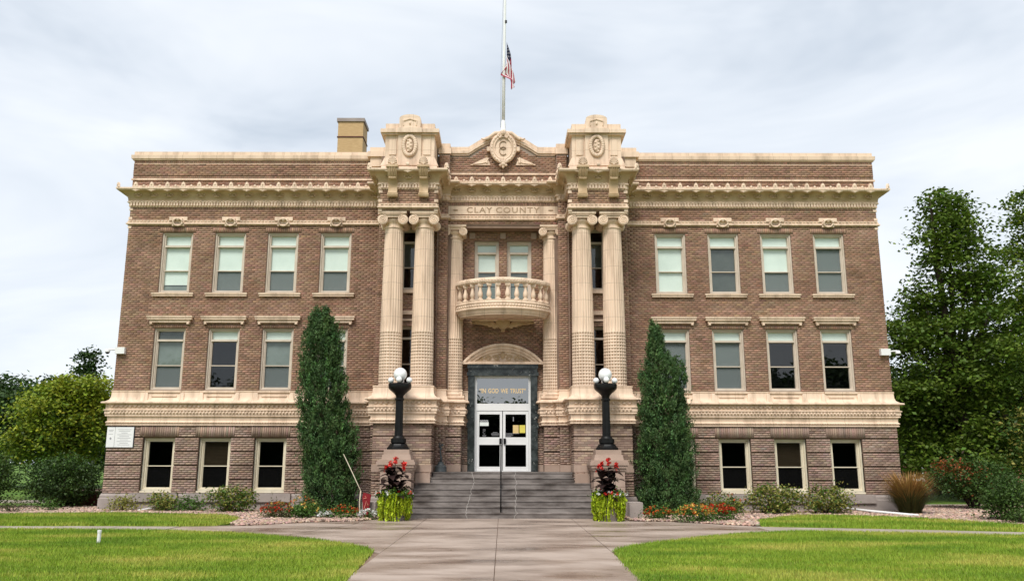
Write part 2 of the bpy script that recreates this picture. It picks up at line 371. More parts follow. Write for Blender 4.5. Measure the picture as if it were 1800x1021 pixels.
# ================================================================== SETTING: ground, lawns, beds, walks
def struct(name, mb, m, parent=None, smooth=None):
    o = mb.obj(name, m, parent, smooth)
    return tag(o, kind='structure') if parent is None else o
struct('ground', MB().slab([(-420,-320),(420,-320),(420,520),(-420,520)], -.5, -.03), 'ground')
BED_L = [(-20,-3.7),(-15.6,-2.6),(-12.4,-1.9),(-8.6,-2.8),(-7.6,-4.4),(-7.35,-6.3),(-6.9,-6.95),(-6.35,-6.6),(-5.4,-5.75),(-4.1,-5.2),(-3.72,-4.3),(-3.72,-2.0),(-4.0,.1),(-13.7,.1),(-13.9,2.2),(-20,2.2)]
BED_R = [(3.66,-2.0),(3.66,-4.9),(4.8,-5.15),(5.8,-6.15),(6.75,-6.8),(7.5,-4.4),(9.4,-2.2),(11.1,-2.4),(12.6,-3.7),(14.2,-6.6),(17,-7.0),(20,-4),(20,4.2),(13.7,3.8),(13.7,.1),(4.0,.1)]
LAWN_L = [(-2.19,-19.5),(-2.2,-17.2),(-2.34,-14.8),(-2.42,-13.4),(-2.52,-12.95),(-2.85,-12.3),(-4.0,-10.9),(-6.06,-9.35),(-8.2,-8.55),(-11,-8.25),(-21,-8.25),(-21,-19.5)]
LAWN_R = [(21,-19.5),(21,-11.6),(12.1,-9.55),(9.3,-8.75),(7.27,-8.35),(5.8,-9.05),(4.47,-10.1),(2.78,-11.9),(2.25,-12.7),(2.1,-13.3),(2.02,-14.7),(1.97,-17.2),(1.95,-19.5)]
STRIP_L = [(-21,-7.2),(-7.9,-7.2),(-7.5,-6.95),(-7.4,-6.3),(-7.68,-4.4),(-8.6,-2.85),(-12.4,-1.95),(-15.6,-2.65),(-21,-3.9)]
STRIP_R = [(6.82,-6.85),(7.1,-5.5),(7.55,-4.35),(9.4,-2.25),(11.1,-2.45),(12.6,-3.75),(14.2,-6.65),(21,-7.6),(21,-10.5),(12.6,-8.45),(9.27,-7.5),(7.2,-7.0)]
def ccw(p):
    a = sum(p[i][0]*p[(i+1) % len(p)][1]-p[(i+1) % len(p)][0]*p[i][1] for i in range(len(p)))
    return p if a > 0 else p[::-1]
for nm, pol in (('flower_bed', BED_L), ('flower_bed', BED_R)): struct(nm, MB().slab(ccw(pol), -.2, -.004), 'soil')
lawns = [struct('lawn', MB().slab(ccw(p), -.2, .012), 'turf') for p in (LAWN_L, LAWN_R, STRIP_L, STRIP_R)]
walk = struct('walkway', MB().slab([(-7.6,-7.1),(-6.0,-20.4),(6.0,-20.4),(7.6,-7.1),(4.0,-3.6),(-4.0,-3.6)], -.25, -.022), 'mortar')
def slab_piece(pol, m='walk', z=.006, par=None):
    cx = sum(p[0] for p in pol)/len(pol); cy = sum(p[1] for p in pol)/len(pol)
    q = []
    for x, y in pol:
        d = math.hypot(x-cx, y-cy); q.append((x-(x-cx)/d*.012, y-(y-cy)/d*.012))
    return MB().slab(ccw(q), -.02, z+rnd.uniform(-.003, .003)).obj('slab', m, par or walk)
rows = [-20.3, -16.6, -13.1, -9.6, -6.5, -3.85]
for i in range(5):
    for a, b in ((-2.25, -.12), (-.12, 2.05)): slab_piece([(a,rows[i]),(b,rows[i]),(b,rows[i+1]),(a,rows[i+1])])
slab_piece([(-2.25,-3.85),(-2.25,-6.5),(-4.0,-6.5),(-4.0,-5.1),(-3.72,-4.3),(-3.72,-3.85)])
slab_piece([(-2.25,-6.5),(-2.25,-9.6),(-4.9,-9.6),(-4.0,-6.5)]); slab_piece([(-2.25,-9.6),(-2.25,-13.6),(-4.9,-9.6)])
slab_piece([(-4.0,-5.1),(-4.0,-6.5),(-4.9,-9.6),(-6.6,-9.2),(-6.6,-6.7),(-5.4,-5.7)]); slab_piece([(-6.6,-6.7),(-6.6,-9.2),(-8.3,-8.7),(-8.3,-7.1)])
slab_piece([(2.05,-3.85),(3.66,-3.85),(3.66,-4.9),(4.0,-5.0),(4.0,-6.5),(2.05,-6.5)])
slab_piece([(2.05,-6.5),(4.0,-6.5),(4.9,-9.8),(2.05,-9.6)]); slab_piece([(2.05,-9.6),(4.9,-9.8),(2.05,-13.3)])
slab_piece([(4.0,-5.0),(4.8,-5.15),(6.6,-6.75),(6.6,-9.0),(4.9,-9.8),(4.0,-6.5)])
crossp = struct('path', MB().slab([(-21,-8.5),(-8.2,-8.7),(-8.2,-7.0),(-21,-7.0)], -.2, -.02), 'mortar')
for i in range(9): slab_piece([(-8.35-i*1.5,-7.05),(-9.85-i*1.5,-7.05),(-9.85-i*1.5,-8.5),(-8.35-i*1.5,-8.6)], 'path', .004, crossp)
crossr = struct('path', MB().slab(ccw([(6.6,-6.8),(6.6,-8.9),(21,-12),(21,-10.2),(9.2,-7.3)]), -.2, -.02), 'mortar')
for i in range(9):
    xa, xb = 6.62+i*1.55, 6.62+(i+1)*1.55; ya = lambda x: -6.75-(x-6.6)*.27; yb = lambda x: -8.3-(x-6.6)*.27 - (.6 if x < 7 else 0)
    slab_piece([(xa,ya(xa)),(xb,ya(xb)),(xb,yb(xb)),(xa,yb(xa))], 'path', .004, crossr)
side = struct('pavement', MB().slab([(-45,5.6),(-13.9,5.6),(-13.9,7.6),(-45,7.6)], -.2, .01), 'path')
struct('pavement', MB().slab([(14.2,3.9),(45,5.6),(45,7.0),(14.2,5.3)], -.2, .008), 'path')
def inpoly(P, pol):
    x, y = P[:, 0], P[:, 1]; r = np.zeros(len(P), bool); n = len(pol); j = n-1
    for i in range(n):
        xi, yi = pol[i]; xj, yj = pol[j]
        c = ((yi > y) != (yj > y)) & (x < (xj-xi)*(y-yi)/(yj-yi+1e-12)+xi); r ^= c; j = i
    return r
def sample(pol, n, vis=True):
    a = np.array(pol); lo, hi = a.min(0), a.max(0); P = rng.uniform(lo, hi, (n, 2)); P = P[inpoly(P, pol)]
    if vis:      # only what the frame can plausibly see, with a margin
        P = P[np.abs(P[:, 0]) < (P[:, 1]+CAMD)*.70+2.5]
    return P
def grass(pol, n, h, w, name='grass'):
    P = sample(pol, n); k = len(P); P = P+rng.normal(0, .035, P.shape); a = rng.uniform(0, 2*np.pi, k); t = rng.uniform(0, 2*np.pi, k)
    hh = h*rng.uniform(.55, 1.25, k); lean = hh*rng.uniform(.1, .75, k)
    b = np.stack([np.cos(a), np.sin(a), 0*a], 1)*(w*rng.uniform(.7, 1.3, k))[:, None]
    base = np.stack([P[:, 0], P[:, 1], np.full(k, .008)], 1)
    tip = base + np.stack([np.cos(t)*lean, np.sin(t)*lean, hh], 1)
    V = np.stack([base-b, base+b, tip], 1).reshape(-1, 3)
    c = np.repeat(np.clip(rng.normal(1, .16, (k, 1)), .5, 1.5)*(1+rng.normal(0, .05, (k, 3))), 3, 0)
    # mower stripes and a few dry patches: the colour of the grass itself
    o = put(name, npmesh(name, V, np.arange(k*3).reshape(-1, 3), 'blade', c)); return o
tag(grass(LAWN_L, 330000, .058, .0065), 'mown yellow-green grass of the front lawn left of the walkway', 'grass', kind='stuff')
tag(grass(LAWN_R, 330000, .058, .0065), 'mown yellow-green grass of the front lawn right of the walkway', 'grass', kind='stuff')
tag(grass(STRIP_L, 70000, .085, .011), 'narrow strip of grass between path and the beds left of the steps', 'grass', kind='stuff')
tag(grass(STRIP_R, 70000, .085, .011), 'narrow strip of grass between path and the beds right of the steps', 'grass', kind='stuff')
def rocks(pol, n, name='gravel'):
    P = sample(pol, n); k = len(P)
    cube = np.array([(-1,-1,-1),(1,-1,-1),(1,1,-1),(-1,1,-1),(-1,-1,1),(1,-1,1),(1,1,1),(-1,1,1)])*.58
    V = cube[None]*rng.uniform(.72, 1.25, (k, 8, 3))
    s = rng.uniform(.026, .06, k); V *= (np.stack([s*rng.uniform(.8, 1.5, k), s, s*rng.uniform(.5, .9, k)], 1))[:, None, :]
    a = rng.uniform(0, 2*np.pi, k); c, sn = np.cos(a)[:, None], np.sin(a)[:, None]
    X = V[..., 0]*c-V[..., 1]*sn; Y = V[..., 0]*sn+V[..., 1]*c; V = np.stack([X, Y, V[..., 2]], 2)
    V += np.stack([P[:, 0], P[:, 1], s*.35+rng.uniform(0, .03, k)], 1)[:, None, :]
    F = np.array([(0,3,2,1),(4,5,6,7),(0,1,5,4),(1,2,6,5),(2,3,7,6),(3,0,4,7)])
    FF = ((np.arange(k)*8)[:, None, None]+F[None]).reshape(-1, 4)
    col = np.repeat(np.clip(rng.normal(1, .22, (k, 1)), .45, 1.5)*(1+rng.normal(0, .06, (k, 3))), 8, 0)
    return put(name, npmesh(name, V.reshape(-1, 3), FF, 'rock', col, smooth=True))
tag(rocks(BED_L, 26000), 'pinkish river gravel covering the bed left of the steps', 'gravel', kind='stuff')
tag(rocks(BED_R, 26000), 'pinkish river gravel covering the bed right of the steps', 'gravel', kind='stuff')
# ================================================================== COURTHOUSE
CH = empty('courthouse', (0, 0, 0), 'three-storey brown brick courthouse with cream terracotta columns and cornice', 'courthouse')
XW, XB, YB, XO, XI, YP = 13.76, 4.45, -.65, 4.22, 2.3, -2.1
XPI, YPI = 1.97, -.86
WX = [11.93, 9.99, 8.06, 6.12]; WW = 1.12
Z_ST = .57; Z_BB = 2.88; Z_BT = 4.11; Z_S0, Z_S1 = 10.16, 10.34; Z_D0 = 10.84; Z_C = 11.53
W2 = (7.62, 9.87); W1 = (4.13, 6.33); W0 = (.66, 2.45)
ENT = [(-XW,17),(-XW,0),(-XB,0),(-XB,YB),(-XO,YB),(-XO,YP),(-XI,YP),(-XI,YPI),(-XPI,YPI),(-XPI,YB),(XPI,YB),(XPI,YPI),(XI,YPI),(XI,YP),(XO,YP),(XO,YB),(XB,YB),(XB,0),(XW,0),(XW,17)]
BELT_L = [(-XW,17),(-XW,0),(-XB,0),(-XB,YB),(-XO,YB),(-XO,YP),(-XI,YP),(-XI,YPI),(-XPI,YPI),(-XPI,YB),(-1.43,YB),(-1.43,-.1),(-1.215,-.1)]
BELT_R = [(-x, y) for x, y in BELT_L[::-1]]
bk, bkb = Bricks(), Bricks()
FR = ((1, 0), (0, -1))
wm = MB(); wmbs = {-1: MB(), 1: MB()}; wmb = wmbs[-1]                 # mortar backing: upper walls, base walls
wpale = MB()
# --- wings
for s in (-1, 1):
    x0, x1 = (-XW, -XB) if s < 0 else (XB, XW); wmb = wmbs[s]
    cs = [s*c for c in WX]
    holes = [(c-WW/2, c+WW/2, *W2) for c in cs] + [(c-WW/2, c+WW/2, *W1) for c in cs]
    wall_holes(wm, x0, x1, Z_BB, Z_D0+.2, 0, holes, .32)
    sol = [(c-WW/2-.1, c+WW/2+.1, W2[1], W2[1]+.2) for c in cs] + [(c-WW/2-.05, c+WW/2+.05, W1[1], W1[1]+.12) for c in cs]
    bk.add(brick_rects(x0, x1, Z_BT, Z_S0, holes+sol), (0, 0), *FR)
    for a, b, p, q in sol: bk.add(soldier_rects(a, b, p, q), (0, 0), *FR, proud=.014)
    bk.add(brick_rects(x0, x1, Z_S1, Z_D0-.1), (0, 0), *FR); bk.add(soldier_rects(x0, x1, Z_D0-.1, Z_D0), (0, 0), *FR, proud=.006)
    # parapet
    px0, px1 = (-XW-.02, -XB) if s < 0 else (XB, XW+.02)
    wpale.box(px0, px1, 0, .35, 11.4, 12.66)
    bk.add(brick_rects(px0, px1, 11.56, 11.88), (0, 0), *FR, proud=.008); bk.add(soldier_rects(px0, px1, 11.95, 12.06), (0, 0), *FR, proud=.006)
    bk.add(brick_rects(px0, px1, 12.06, 12.52), (0, 0), *FR, proud=.03); bk.add(soldier_rects(px0, px1, 12.54, 12.66), (0, 0), *FR, proud=.008)
    # end walls and back
    wm.add([(s*XW, 0, 0), (s*XW, 17, 0), (s*XW, 17, 12.6), (s*XW, 0, 12.6)], [(0, 1, 2, 3) if s > 0 else (3, 2, 1, 0)])
    sd = (1, 0) if s > 0 else (-1, 0)
    bk.add(brick_rects(0, 6, Z_BT, Z_S0), (s*XW, 0), (0, 1), sd); bk.add(brick_rects(0, 6, Z_S1, Z_D0), (s*XW, 0), (0, 1), sd); bk.add(brick_rects(0, 6, 12.06, 12.52), (s*XW, 0), (0, 1), sd)
    # base, rusticated in bands with open joints
    bx0, bx1 = (-XW-.03, -XB-.0) if s < 0 else (XB+.0, XW+.03)
    bh = [(s*c*1.004-WW/2, s*c*1.004+WW/2, *W0) for c in WX]
    bands = [(Z_ST, 1.02), (1.06, 1.495), (1.535, 1.97), (2.01, 2.45), (2.49, Z_BB)]
    for p, q in bands:
        iv = [(bx0, bx1)]
        for a, b, lo, hi in bh:
            if lo < (p+q)/2 < hi: iv = [w for (l, r) in iv for w in ((l, min(r, a)), (max(l, b), r)) if w[1]-w[0] > .02]
        for l, r in iv:
            wmb.box(l, r, -.045, .3, p, q)
            if p > 2.4:
                arcs = [(a-.12, b+.12, p, q) for a, b, _, _ in bh]
                bkb.add(brick_rects(l, r, p, q, arcs), (0, -.045), *FR)
                for a, b, lo, hi in arcs: bkb.add(soldier_rects(a, b, lo, hi), (0, -.045), *FR, proud=.014)
            else: bkb.add(brick_rects(l, r, p, q), (0, -.045), *FR)
        ys = s*(XW+.03)
        wmb.box(*sorted((ys, s*XW-s*.2)), .3, 16.9, p, q)
        bkb.add(brick_rects(.0, 4, p, q), (ys, 0), (0, 1), sd)
    wall_holes(wmb, x0, x1, 0, Z_BB, .02, bh, .32)
# --- pavilion bodies (behind the columns), pedestals, entablature blocks
BANDS = [(Z_ST, 1.02), (1.06, 1.495), (1.535, 1.97), (2.01, 2.45), (2.49, Z_BB)]
PED = {}
for s in (-1, 1):
    S2 = lambda a, b: tuple(sorted((s*a, s*b)))
    x0, x1 = S2(XI, XB); sd = (s, 0); si = (-s, 0); wmb = wmbs[s]
    hn = [(s*3.25-.42, s*3.25+.42, *W2), (s*3.25-.42, s*3.25+.42, *W1)]
    wall_holes(wm, *S2(1.90, XB), Z_BB, 10.3, YB, hn, .3)
    bk.add(brick_rects(*S2(2.0, XB), Z_BT, Z_S0, hn+[(s*3.25-.5, s*3.25+.5, 6.5, 6.85)]), (0, YB), *FR)
    wm.box(*S2(XB-.3, XB), YB+.001, .02, .3, 12.6) ; bk.add(brick_rects(0, .65, Z_BT, Z_S0), (s*XB, YB), (0, 1), sd); bk.add(brick_rects(0, .65, Z_S1, Z_D0), (s*XB, YB), (0, 1), sd)
    bk.add(brick_rects(*S2(XO, XB), Z_S1, Z_D0), (0, YB), *FR)
    # pier strip beside the engaged column
    wm.box(*S2(XPI, XI+.05), YPI, YB+.01, Z_BB, 11.2); wmb.box(*S2(XPI-.02, XI+.05), YPI-.02, YB, Z_ST, Z_BB)
    bk.add(brick_rects(*S2(XPI, XI), Z_BT, Z_S0), (0, YPI), *FR); bk.add(brick_rects(*S2(XPI, XI), Z_S1, Z_D0), (0, YPI), *FR); bkb.add(brick_rects(*S2(XPI-.02, XI), 1.57, Z_BB), (0, YPI-.02), *FR)
    bk.add(brick_rects(0, .15, Z_BT, Z_S0), (s*XPI, YPI), (0, 1), si)
    # body base
    for p, q in BANDS:
        wmb.box(*S2(1.43, XB+.06), YB-.045, YB+.4, p, q); wmb.box(*S2(XB-.3, XB+.06), YB, .05, p, q)
        bkb.add(brick_rects(*S2(XO, XB+.06), p, q), (0, YB-.045), *FR); bkb.add(brick_rects(0, .65, p, q), (s*(XB+.06), YB-.045), (0, 1), sd)
        if q > 1.5: bkb.add(brick_rects(*S2(1.43, XI), max(p, 1.36), q), (0, YB-.045), *FR); bkb.add(brick_rects(0, .55, max(p, 1.36), q), (s*1.43, YB), (0, 1), si)
    # pedestal: a part of its own, its clearest bricks single pieces
    pm = MB()
    for p, q in BANDS: pm.box(*S2(XI+.03, XO), YP+.045, YB-.05, p, q)
    for p, q in zip([b[1] for b in BANDS[:-1]], [b[0] for b in BANDS[1:]]): pm.box(*S2(XI+.08, XO-.05), YP+.08, YB-.05, p, q)
    PED[s] = pm.obj('pedestal', 'mortar', CH)
    for p, q in BANDS:
        bkb.add(brick_rects(0, 1.4, p, q), (s*(XI+.03), YP+.045), (0, 1), si); bkb.add(brick_rects(0, 1.4, p, q), (s*XO, YP+.045), (0, 1), sd)
        if q < 1.6: bkb.add(brick_rects(*S2(XI+.03, XO), p, q), (0, YP+.045), *FR)
    # entablature block above the columns
    wm.box(*S2(XI, XO), YP, YB+.2, 10.08, 11.2)
    for a, b in ((10.09, Z_S0), (Z_S1, Z_D0)):
        bk.add(brick_rects(*S2(XI, XO), a, b), (0, YP), *FR); bk.add(brick_rects(0, 1.45, a, b), (s*XI, YP), (0, 1), si); bk.add(brick_rects(0, 1.45, a, b), (s*XO, YP), (0, 1), sd)
# single bricks of the two pedestal fronts
bvars = []
for i in range(10):
    V = np.array([(-.5,0,-.5),(.5,0,-.5),(.5,0,.5),(-.5,0,.5),(-.5,-1,-.5),(.5,-1,-.5),(.5,-1,.5),(-.5,-1,.5)])
    F = np.array([(4,5,6,7),(0,1,5,4),(1,2,6,5),(2,3,7,6),(3,0,4,7)])
    g = rng.normal(1, .15)*(1+rng.normal(0, .035, 3)); bvars.append(npmesh('brick', V, F, 'brick_base', np.tile(g, (8, 1))))
for s in (-1, 1):
    a, b = sorted((s*(XI+.03), s*XO)); rects = []
    for p, q in BANDS[2:]: rects += brick_rects(a, b, p, q)
    for (u0, u1, z0, z1) in rects[:150]:
        o = put('brick', rnd.choice(bvars), PED[s], ((u0+u1)/2, YP+.045, (z0+z1)/2)); o.scale = (u1-u0, .012+rnd.uniform(-.002, .003), z1-z0)
    if rects[150:]: bkb.add(rects[150:], (0, YP+.045), *FR)
# --- centre bay: recess wall, piers, frieze, gable
ch_ = [(-1.03, -.15, W2[0]-.4, 9.55), (.15, 1.03, W2[0]-.4, 9.55)]
wall_holes(wm, -1.95, 1.95, 5.0, 10.0, -.1, ch_, .25)
bk.add(brick_rects(-1.82, 1.82, 5.0, 9.98, ch_), (0, -.1), *FR)
for s in (-1, 1):
    wmb = wmbs[s]; a, b = sorted((s*1.2, s*1.85)); wmb.box(a, b, -.1, .3, 1.3, 5.05); bkb.add(brick_rects(a, b, 1.57, Z_BB), (0, -.1), *FR); bk.add(brick_rects(a, b, Z_BT, 5.03), (0, -.1), *FR)
    a, b = sorted((s*1.82, s*2.0)); wm.box(a, b, YB+.02, -.1, Z_BT, 10.0); bk.add(brick_rects(0, .55, Z_BT, 9.98), (s*1.82, YB), (0, 1), (-s, 0))
wm.box(-XI-.1, XI+.1, YB, .3, 10.0, 11.2)
bk.add(brick_rects(-XI, XI, 10.03, Z_S0), (0, YB), *FR); bk.add(brick_rects(-XI, XI, Z_S1, 10.39), (0, YB), *FR); bk.add(soldier_rects(-XI, XI, 10.70, Z_D0), (0, YB), *FR)
for s in (-1, 1): bk.add(brick_rects(*sorted((s*2.0, s*XI)), 10.39, 10.70), (0, YB), *FR)
def hump(x, base, top, a=1.28):
    x = abs(x)
    if x >= a: return base
    t = 1-(x/a)**2; return base+(top-base)*(t**1.15 if t > 0 else 0)
hb = lambda x: hump(x, 12.62, 13.16)
xs = [XI*(-1+i/20) for i in range(41)]
wpale.prism([(-XI, 11.4), (XI, 11.4)] + [(x, hb(x)+.03) for x in xs[::-1]], YB, YB+.4)
bk.add(brick_rects(-XI, XI, 11.56, 13.1, [(-XI, XI, 11.88, 11.95)], zmax=hb), (0, YB), *FR)
cop = MB()
for yo, dz0, dz1 in ((-.05, .0, .07), (-.10, .07, .17), (-.02, .17, .34)):
    up = [(x, hb(x)+dz1) for x in xs[::-1]]; lo = [(x, hb(x)+dz0) for x in xs]
    n = len(xs)
    vs = [(x, YB+yo, z) for x, z in lo] + [(x, YB+yo, z) for x, z in up[::-1]] + [(x, YB+.42, z) for x, z in lo] + [(x, YB+.42, z) for x, z in up[::-1]]
    fs = []
    for i in range(n-1): fs += [(i, i+1, n+i+1, n+i), (n+i, n+i+1, 3*n+i+1, 3*n+i), (i+1, i, 2*n+i, 2*n+i+1)]
    cop.add(vs, fs)
cop.obj('gable_coping', 'cream', CH, 30)
# small parapet piers beside the gable
for s in (-1, 1):
    a, b = sorted((s*1.93, s*XI)); wpale.box(a, b, YPI, YB, 11.6, 12.6); bk.add(brick_rects(a, b, 11.6, 12.55), (0, YPI), *FR)
    MB().box(a-.05, b+.05, YB-.26, YB+.3, 12.62, 12.82).box(a, b, YB-.2, YB+.3, 12.82, 13.02).obj('parapet_cap', 'cream', CH)
wpale.box(-2.62, 2.62, YB+.02, YB+.38, 11.3, 12.61)
[q_.obj('base_wall', 'mortar', CH) for q_ in wmbs.values()]; wm.obj('wall', 'mortar', CH); wpale.obj('parapet', 'mortar_pale', CH)
bk.build('brickwork', 'brick', CH); bkb.build('brickwork', 'brick_base', CH)
MB().box(-13.5, 13.5, .34, 16.8, 12.0, 12.1).obj('roof', 'roof', CH)
MB().box(-13.6, 13.6, 16.9, 17.0, 0, 12.6).obj('rear_wall', 'mortar', CH)
MB().box(-13.5, 13.5, 1.5, 1.6, 0.05, 11.9).box(-13.5, 13.5, .36, 1.5, 3.2, 3.3).box(-13.5, 13.5, .36, 1.5, 6.9, 7.0).box(-13.5, 13.5, .36, 1.5, 10.6, 10.7).obj('interior', 'dark', CH)
# --- stone plinth
st = MB(); PL = [(o+0, z) for o, z in ((0, .575), (.05, .575), (.09, .50), (.09, .42), (.12, .40), (.12, -.1))]
for path in (BELT_L[:8], BELT_R[5:]): st.sweep(path, PL)
st.obj('stone_plinth', 'stone', CH)
for s in (-1, 1):
    for c in WX: MB().box(s*c*1.004-.82, s*c*1.004+.82, -.20, .02, .30, .585).obj('window_ledge', 'stone', CH)
for s in (-1, 1):
    for a, b, y0_, y1_ in ((XI, XO+.02, YP+.02, YB-.06), (XPI-.03, XI-.004, YPI-.05, YB), (1.42, XPI-.034, YB-.07, YB+.2), (1.2, 1.415, -.13, .1)): MB().box(*sorted((s*a, s*b)), y0_, y1_, 1.335, 1.56).obj('stone_course', 'pink_stone', CH)
# --- belt course
BP = [(0,4.11),(.045,4.105),(.045,4.06),(.03,4.05),(.04,3.88),(.075,3.78),(.17,3.71),(.25,3.695),(.275,3.68),(.275,3.645),(.26,3.64),(.15,3.635),(.14,3.44),(.20,3.42),(.20,3.395),(.165,3.385),(.165,3.27),(.13,3.25),(.145,3.23),(.145,3.20),(.09,3.185),(.075,3.04),(.12,3.0),(.12,2.965),(.085,2.955),(.085,2.93),(.105,2.92),(.105,2.885),(0,2.875)]
bb = MB(); bb.sweep(BELT_L, BP); bb.sweep(BELT_R, BP); bb.obj('belt_course', 'cream', CH, 40)
def along(path, step, lo=0):
    for i in range(len(path)-1):
        a, b = Vector(path[i]), Vector(path[i+1]); L = (b-a).length
        if L < .3: continue
        if max(a.y, b.y) > 5: continue
        d = (b-a)/L; n = max(1, int(L/step)); s = L/n
        for k in range(n): yield a+d*(k+.5)*s, d, Vector((d.y, -d.x))
egg = MB()
for path in (BELT_L, BELT_R):
    for p, d, n in along(path, .115):
        q = p+n*.17; egg.ell((q.x, q.y, 3.33), (.042 if d.x else .035, .035 if d.x else .042, .055), 6, 4)
    for p, d, n in along(path, .16):
        q = p+n*.165
        egg.ell((q.x, q.y, 3.53), (.065 if d.x else .02, .02 if d.x else .065, .04), 6, 4); egg.ell((q.x+d.x*.05, q.y+d.y*.05, 3.575), (.035 if d.x else .02, .02 if d.x else .035, .03), 6, 4)
    for p, d, n in along(path, .09): q = p+n*.115; egg.ell((q.x, q.y, 2.985), (.03, .03, .02), 6, 4)
tag(egg.obj('egg_and_dart_moulding', 'cream', CH, 179), kind='stuff')
for s in (-1, 1):
    for c in WX:
        for e in (-1, 1):
            x = s*c+e*(WW/2+.07)
            MB().add([(x-.06,-.02,4.04),(x+.06,-.02,4.04),(x+.06,-.055,4.04),(x-.06,-.055,4.04),(x-.09,-.02,3.74),(x+.09,-.02,3.74),(x+.09,-.12,3.74),(x-.09,-.12,3.74)],
                [(3,2,1,0),(7,3,0,4),(6,2,3,7),(5,1,2,6),(4,5,6,7)]).obj('sill_block', 'cream', CH)
        MB().box(s*c-WW/2-.02, s*c+WW/2+.02, -.075, .02, 4.03, 4.10).box(s*c-.44, s*c+.44, -.075, -.03, 3.88, 3.93).obj('window_apron', 'cream', CH)
# --- string course, dentils, cornice, coping
SP = [(0,Z_S1+.01),(.035,Z_S1),(.035,Z_S1-.06),(.055,Z_S1-.065),(.055,Z_S1-.11),(.09,Z_S1-.12),(.09,Z_S1-.16),(.04,Z_S1-.165),(.0,Z_S0-.01)]
MB().sweep(ENT, SP).obj('string_course', 'cream', CH)
bead = MB()
for p, d, n in along(ENT, .13): q = p+n*.05; bead.box(q.x-(.045 if d.x else .03), q.x+(.045 if d.x else .03), q.y-(.03 if d.x else .045), q.y+(.03 if d.x else .045), Z_S1-.055, Z_S1-.015)
tag(bead.obj('bead_row', 'cream', CH), kind='stuff')
CP = [(0,Z_D0-.005),(.04,Z_D0),(.04,Z_D0+.03),(.05,Z_D0+.03),(.05,Z_D0+.15),(.10,Z_D0+.16),(.10,Z_D0+.19),(.08,Z_D0+.195),(.08,Z_D0+.225)]
MB().sweep(ENT, CP).obj('dentil_band', 'cream', CH)
t0 = Z_D0+.225; cov = [(.08+.26*(1-math.cos(t)), t0+.32*math.sin(t)) for t in [math.pi/2*i/8 for i in range(9)]]
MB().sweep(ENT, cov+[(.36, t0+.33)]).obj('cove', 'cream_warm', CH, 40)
zt = t0+.33
MB().sweep(ENT, [(.36, zt), (.39, zt), (.395, zt+.02), (.42, zt+.035), (.42, zt+.085), (.40, zt+.095), (.05, zt+.115), (0, zt+.30), (0, zt+.36)]).obj('cornice_lip', 'cream', CH)
den = MB()
for p, d, n in along(ENT, .105): q = p+n*.075; w = .032; den.box(q.x-(w if d.x else .03), q.x+(w if d.x else .03), q.y-(.03 if d.x else w), q.y+(.03 if d.x else w), Z_D0+.035, Z_D0+.148)
for p, d, n in along(ENT, .14): q = p+n*.10; den.ell((q.x, q.y, Z_D0+.2), (.045, .03, .022), 6, 4)
tag(den.obj('dentils', 'cream', CH), kind='stuff')
# white flashing above cornice
for s in (-1, 1): MB().box(*sorted((s*XB, s*(XW+.06))), -.05, .02, 11.885, 11.945).box(*sorted((s*XB, s*(XW+.02))), -.035, .02, 12.518, 12.536).obj('flashing', 'cream', CH)
MB().box(-XI, XI, YB-.05, YB+.02, 11.885, 11.945).obj('flashing', 'cream', CH)
for s in (-1, 1):
    pth = [(-XW-.02,17),(-XW-.02,0),(-XB,0)]; pth = pth if s < 0 else [(-x, y) for x, y in pth[::-1]]
    MB().sweep(pth, [(0,12.655),(.05,12.66),(.06,12.70),(.09,12.71),(.10,12.83),(.10,12.85),(.02,12.86),(.02,13.0),(-.1,13.02),(-.4,13.02),(-.4,12.6)]).obj('parapet_coping', 'cream', CH)
    # coping step where the wing meets the pavilion
    a, b = sorted((s*4.18, s*5.0)); MB().box(a, b, -.5, .5, 12.66, 12.86).box(a+.08, b-.08, -.44, .4, 12.86, 13.03).box(a+.1, b-.1, -.42, .3, 12.3, 12.66).obj('parapet_cap', 'cream', CH)
# antefixes, lip leaves and cove rosettes: one shape each, many pieces
af = MB().prism([(-.10,0),(.10,0),(.075,.06),(.065,.13),(.03,.19),(0,.205),(-.03,.19),(-.065,.13),(-.075,.06)], -.035, .035).ell((0,-.035,.11), (.03,.03,.05), 6, 4).mesh('antefix', 'cream', 40)
kn = MB().ell((0, 0, .05), (.05, .03, .06), 8, 5).ell((-.10, 0, .025), (.06, .025, .03), 6, 4).ell((.10, 0, .025), (.06, .025, .03), 6, 4).mesh('cresting_scroll', 'cream', 179)
lf = MB().ell((0, 0, 0), (.115, .05, .035), 8, 5).ell((-.1, 0, .01), (.06, .035, .025), 6, 4).ell((.1, 0, .01), (.06, .035, .025), 6, 4).ell((0, -.01, -.03), (.05, .035, .03), 6, 4).mesh('lip_leaf', 'cream', 179)
rs = MB()
for dx, dz, rx, rz_ in ((-.06,.06,.05,.035),(.06,.06,.05,.035),(-.05,-.03,.055,.03),(.05,-.03,.055,.03),(0,.0,.025,.07),(-.13,.03,.03,.05),(.13,.03,.03,.05)): rs.ell((dx, 0, dz), (rx, .03, rz_), 6, 4)
rs = rs.mesh('rosette', 'cream_warm', 179)
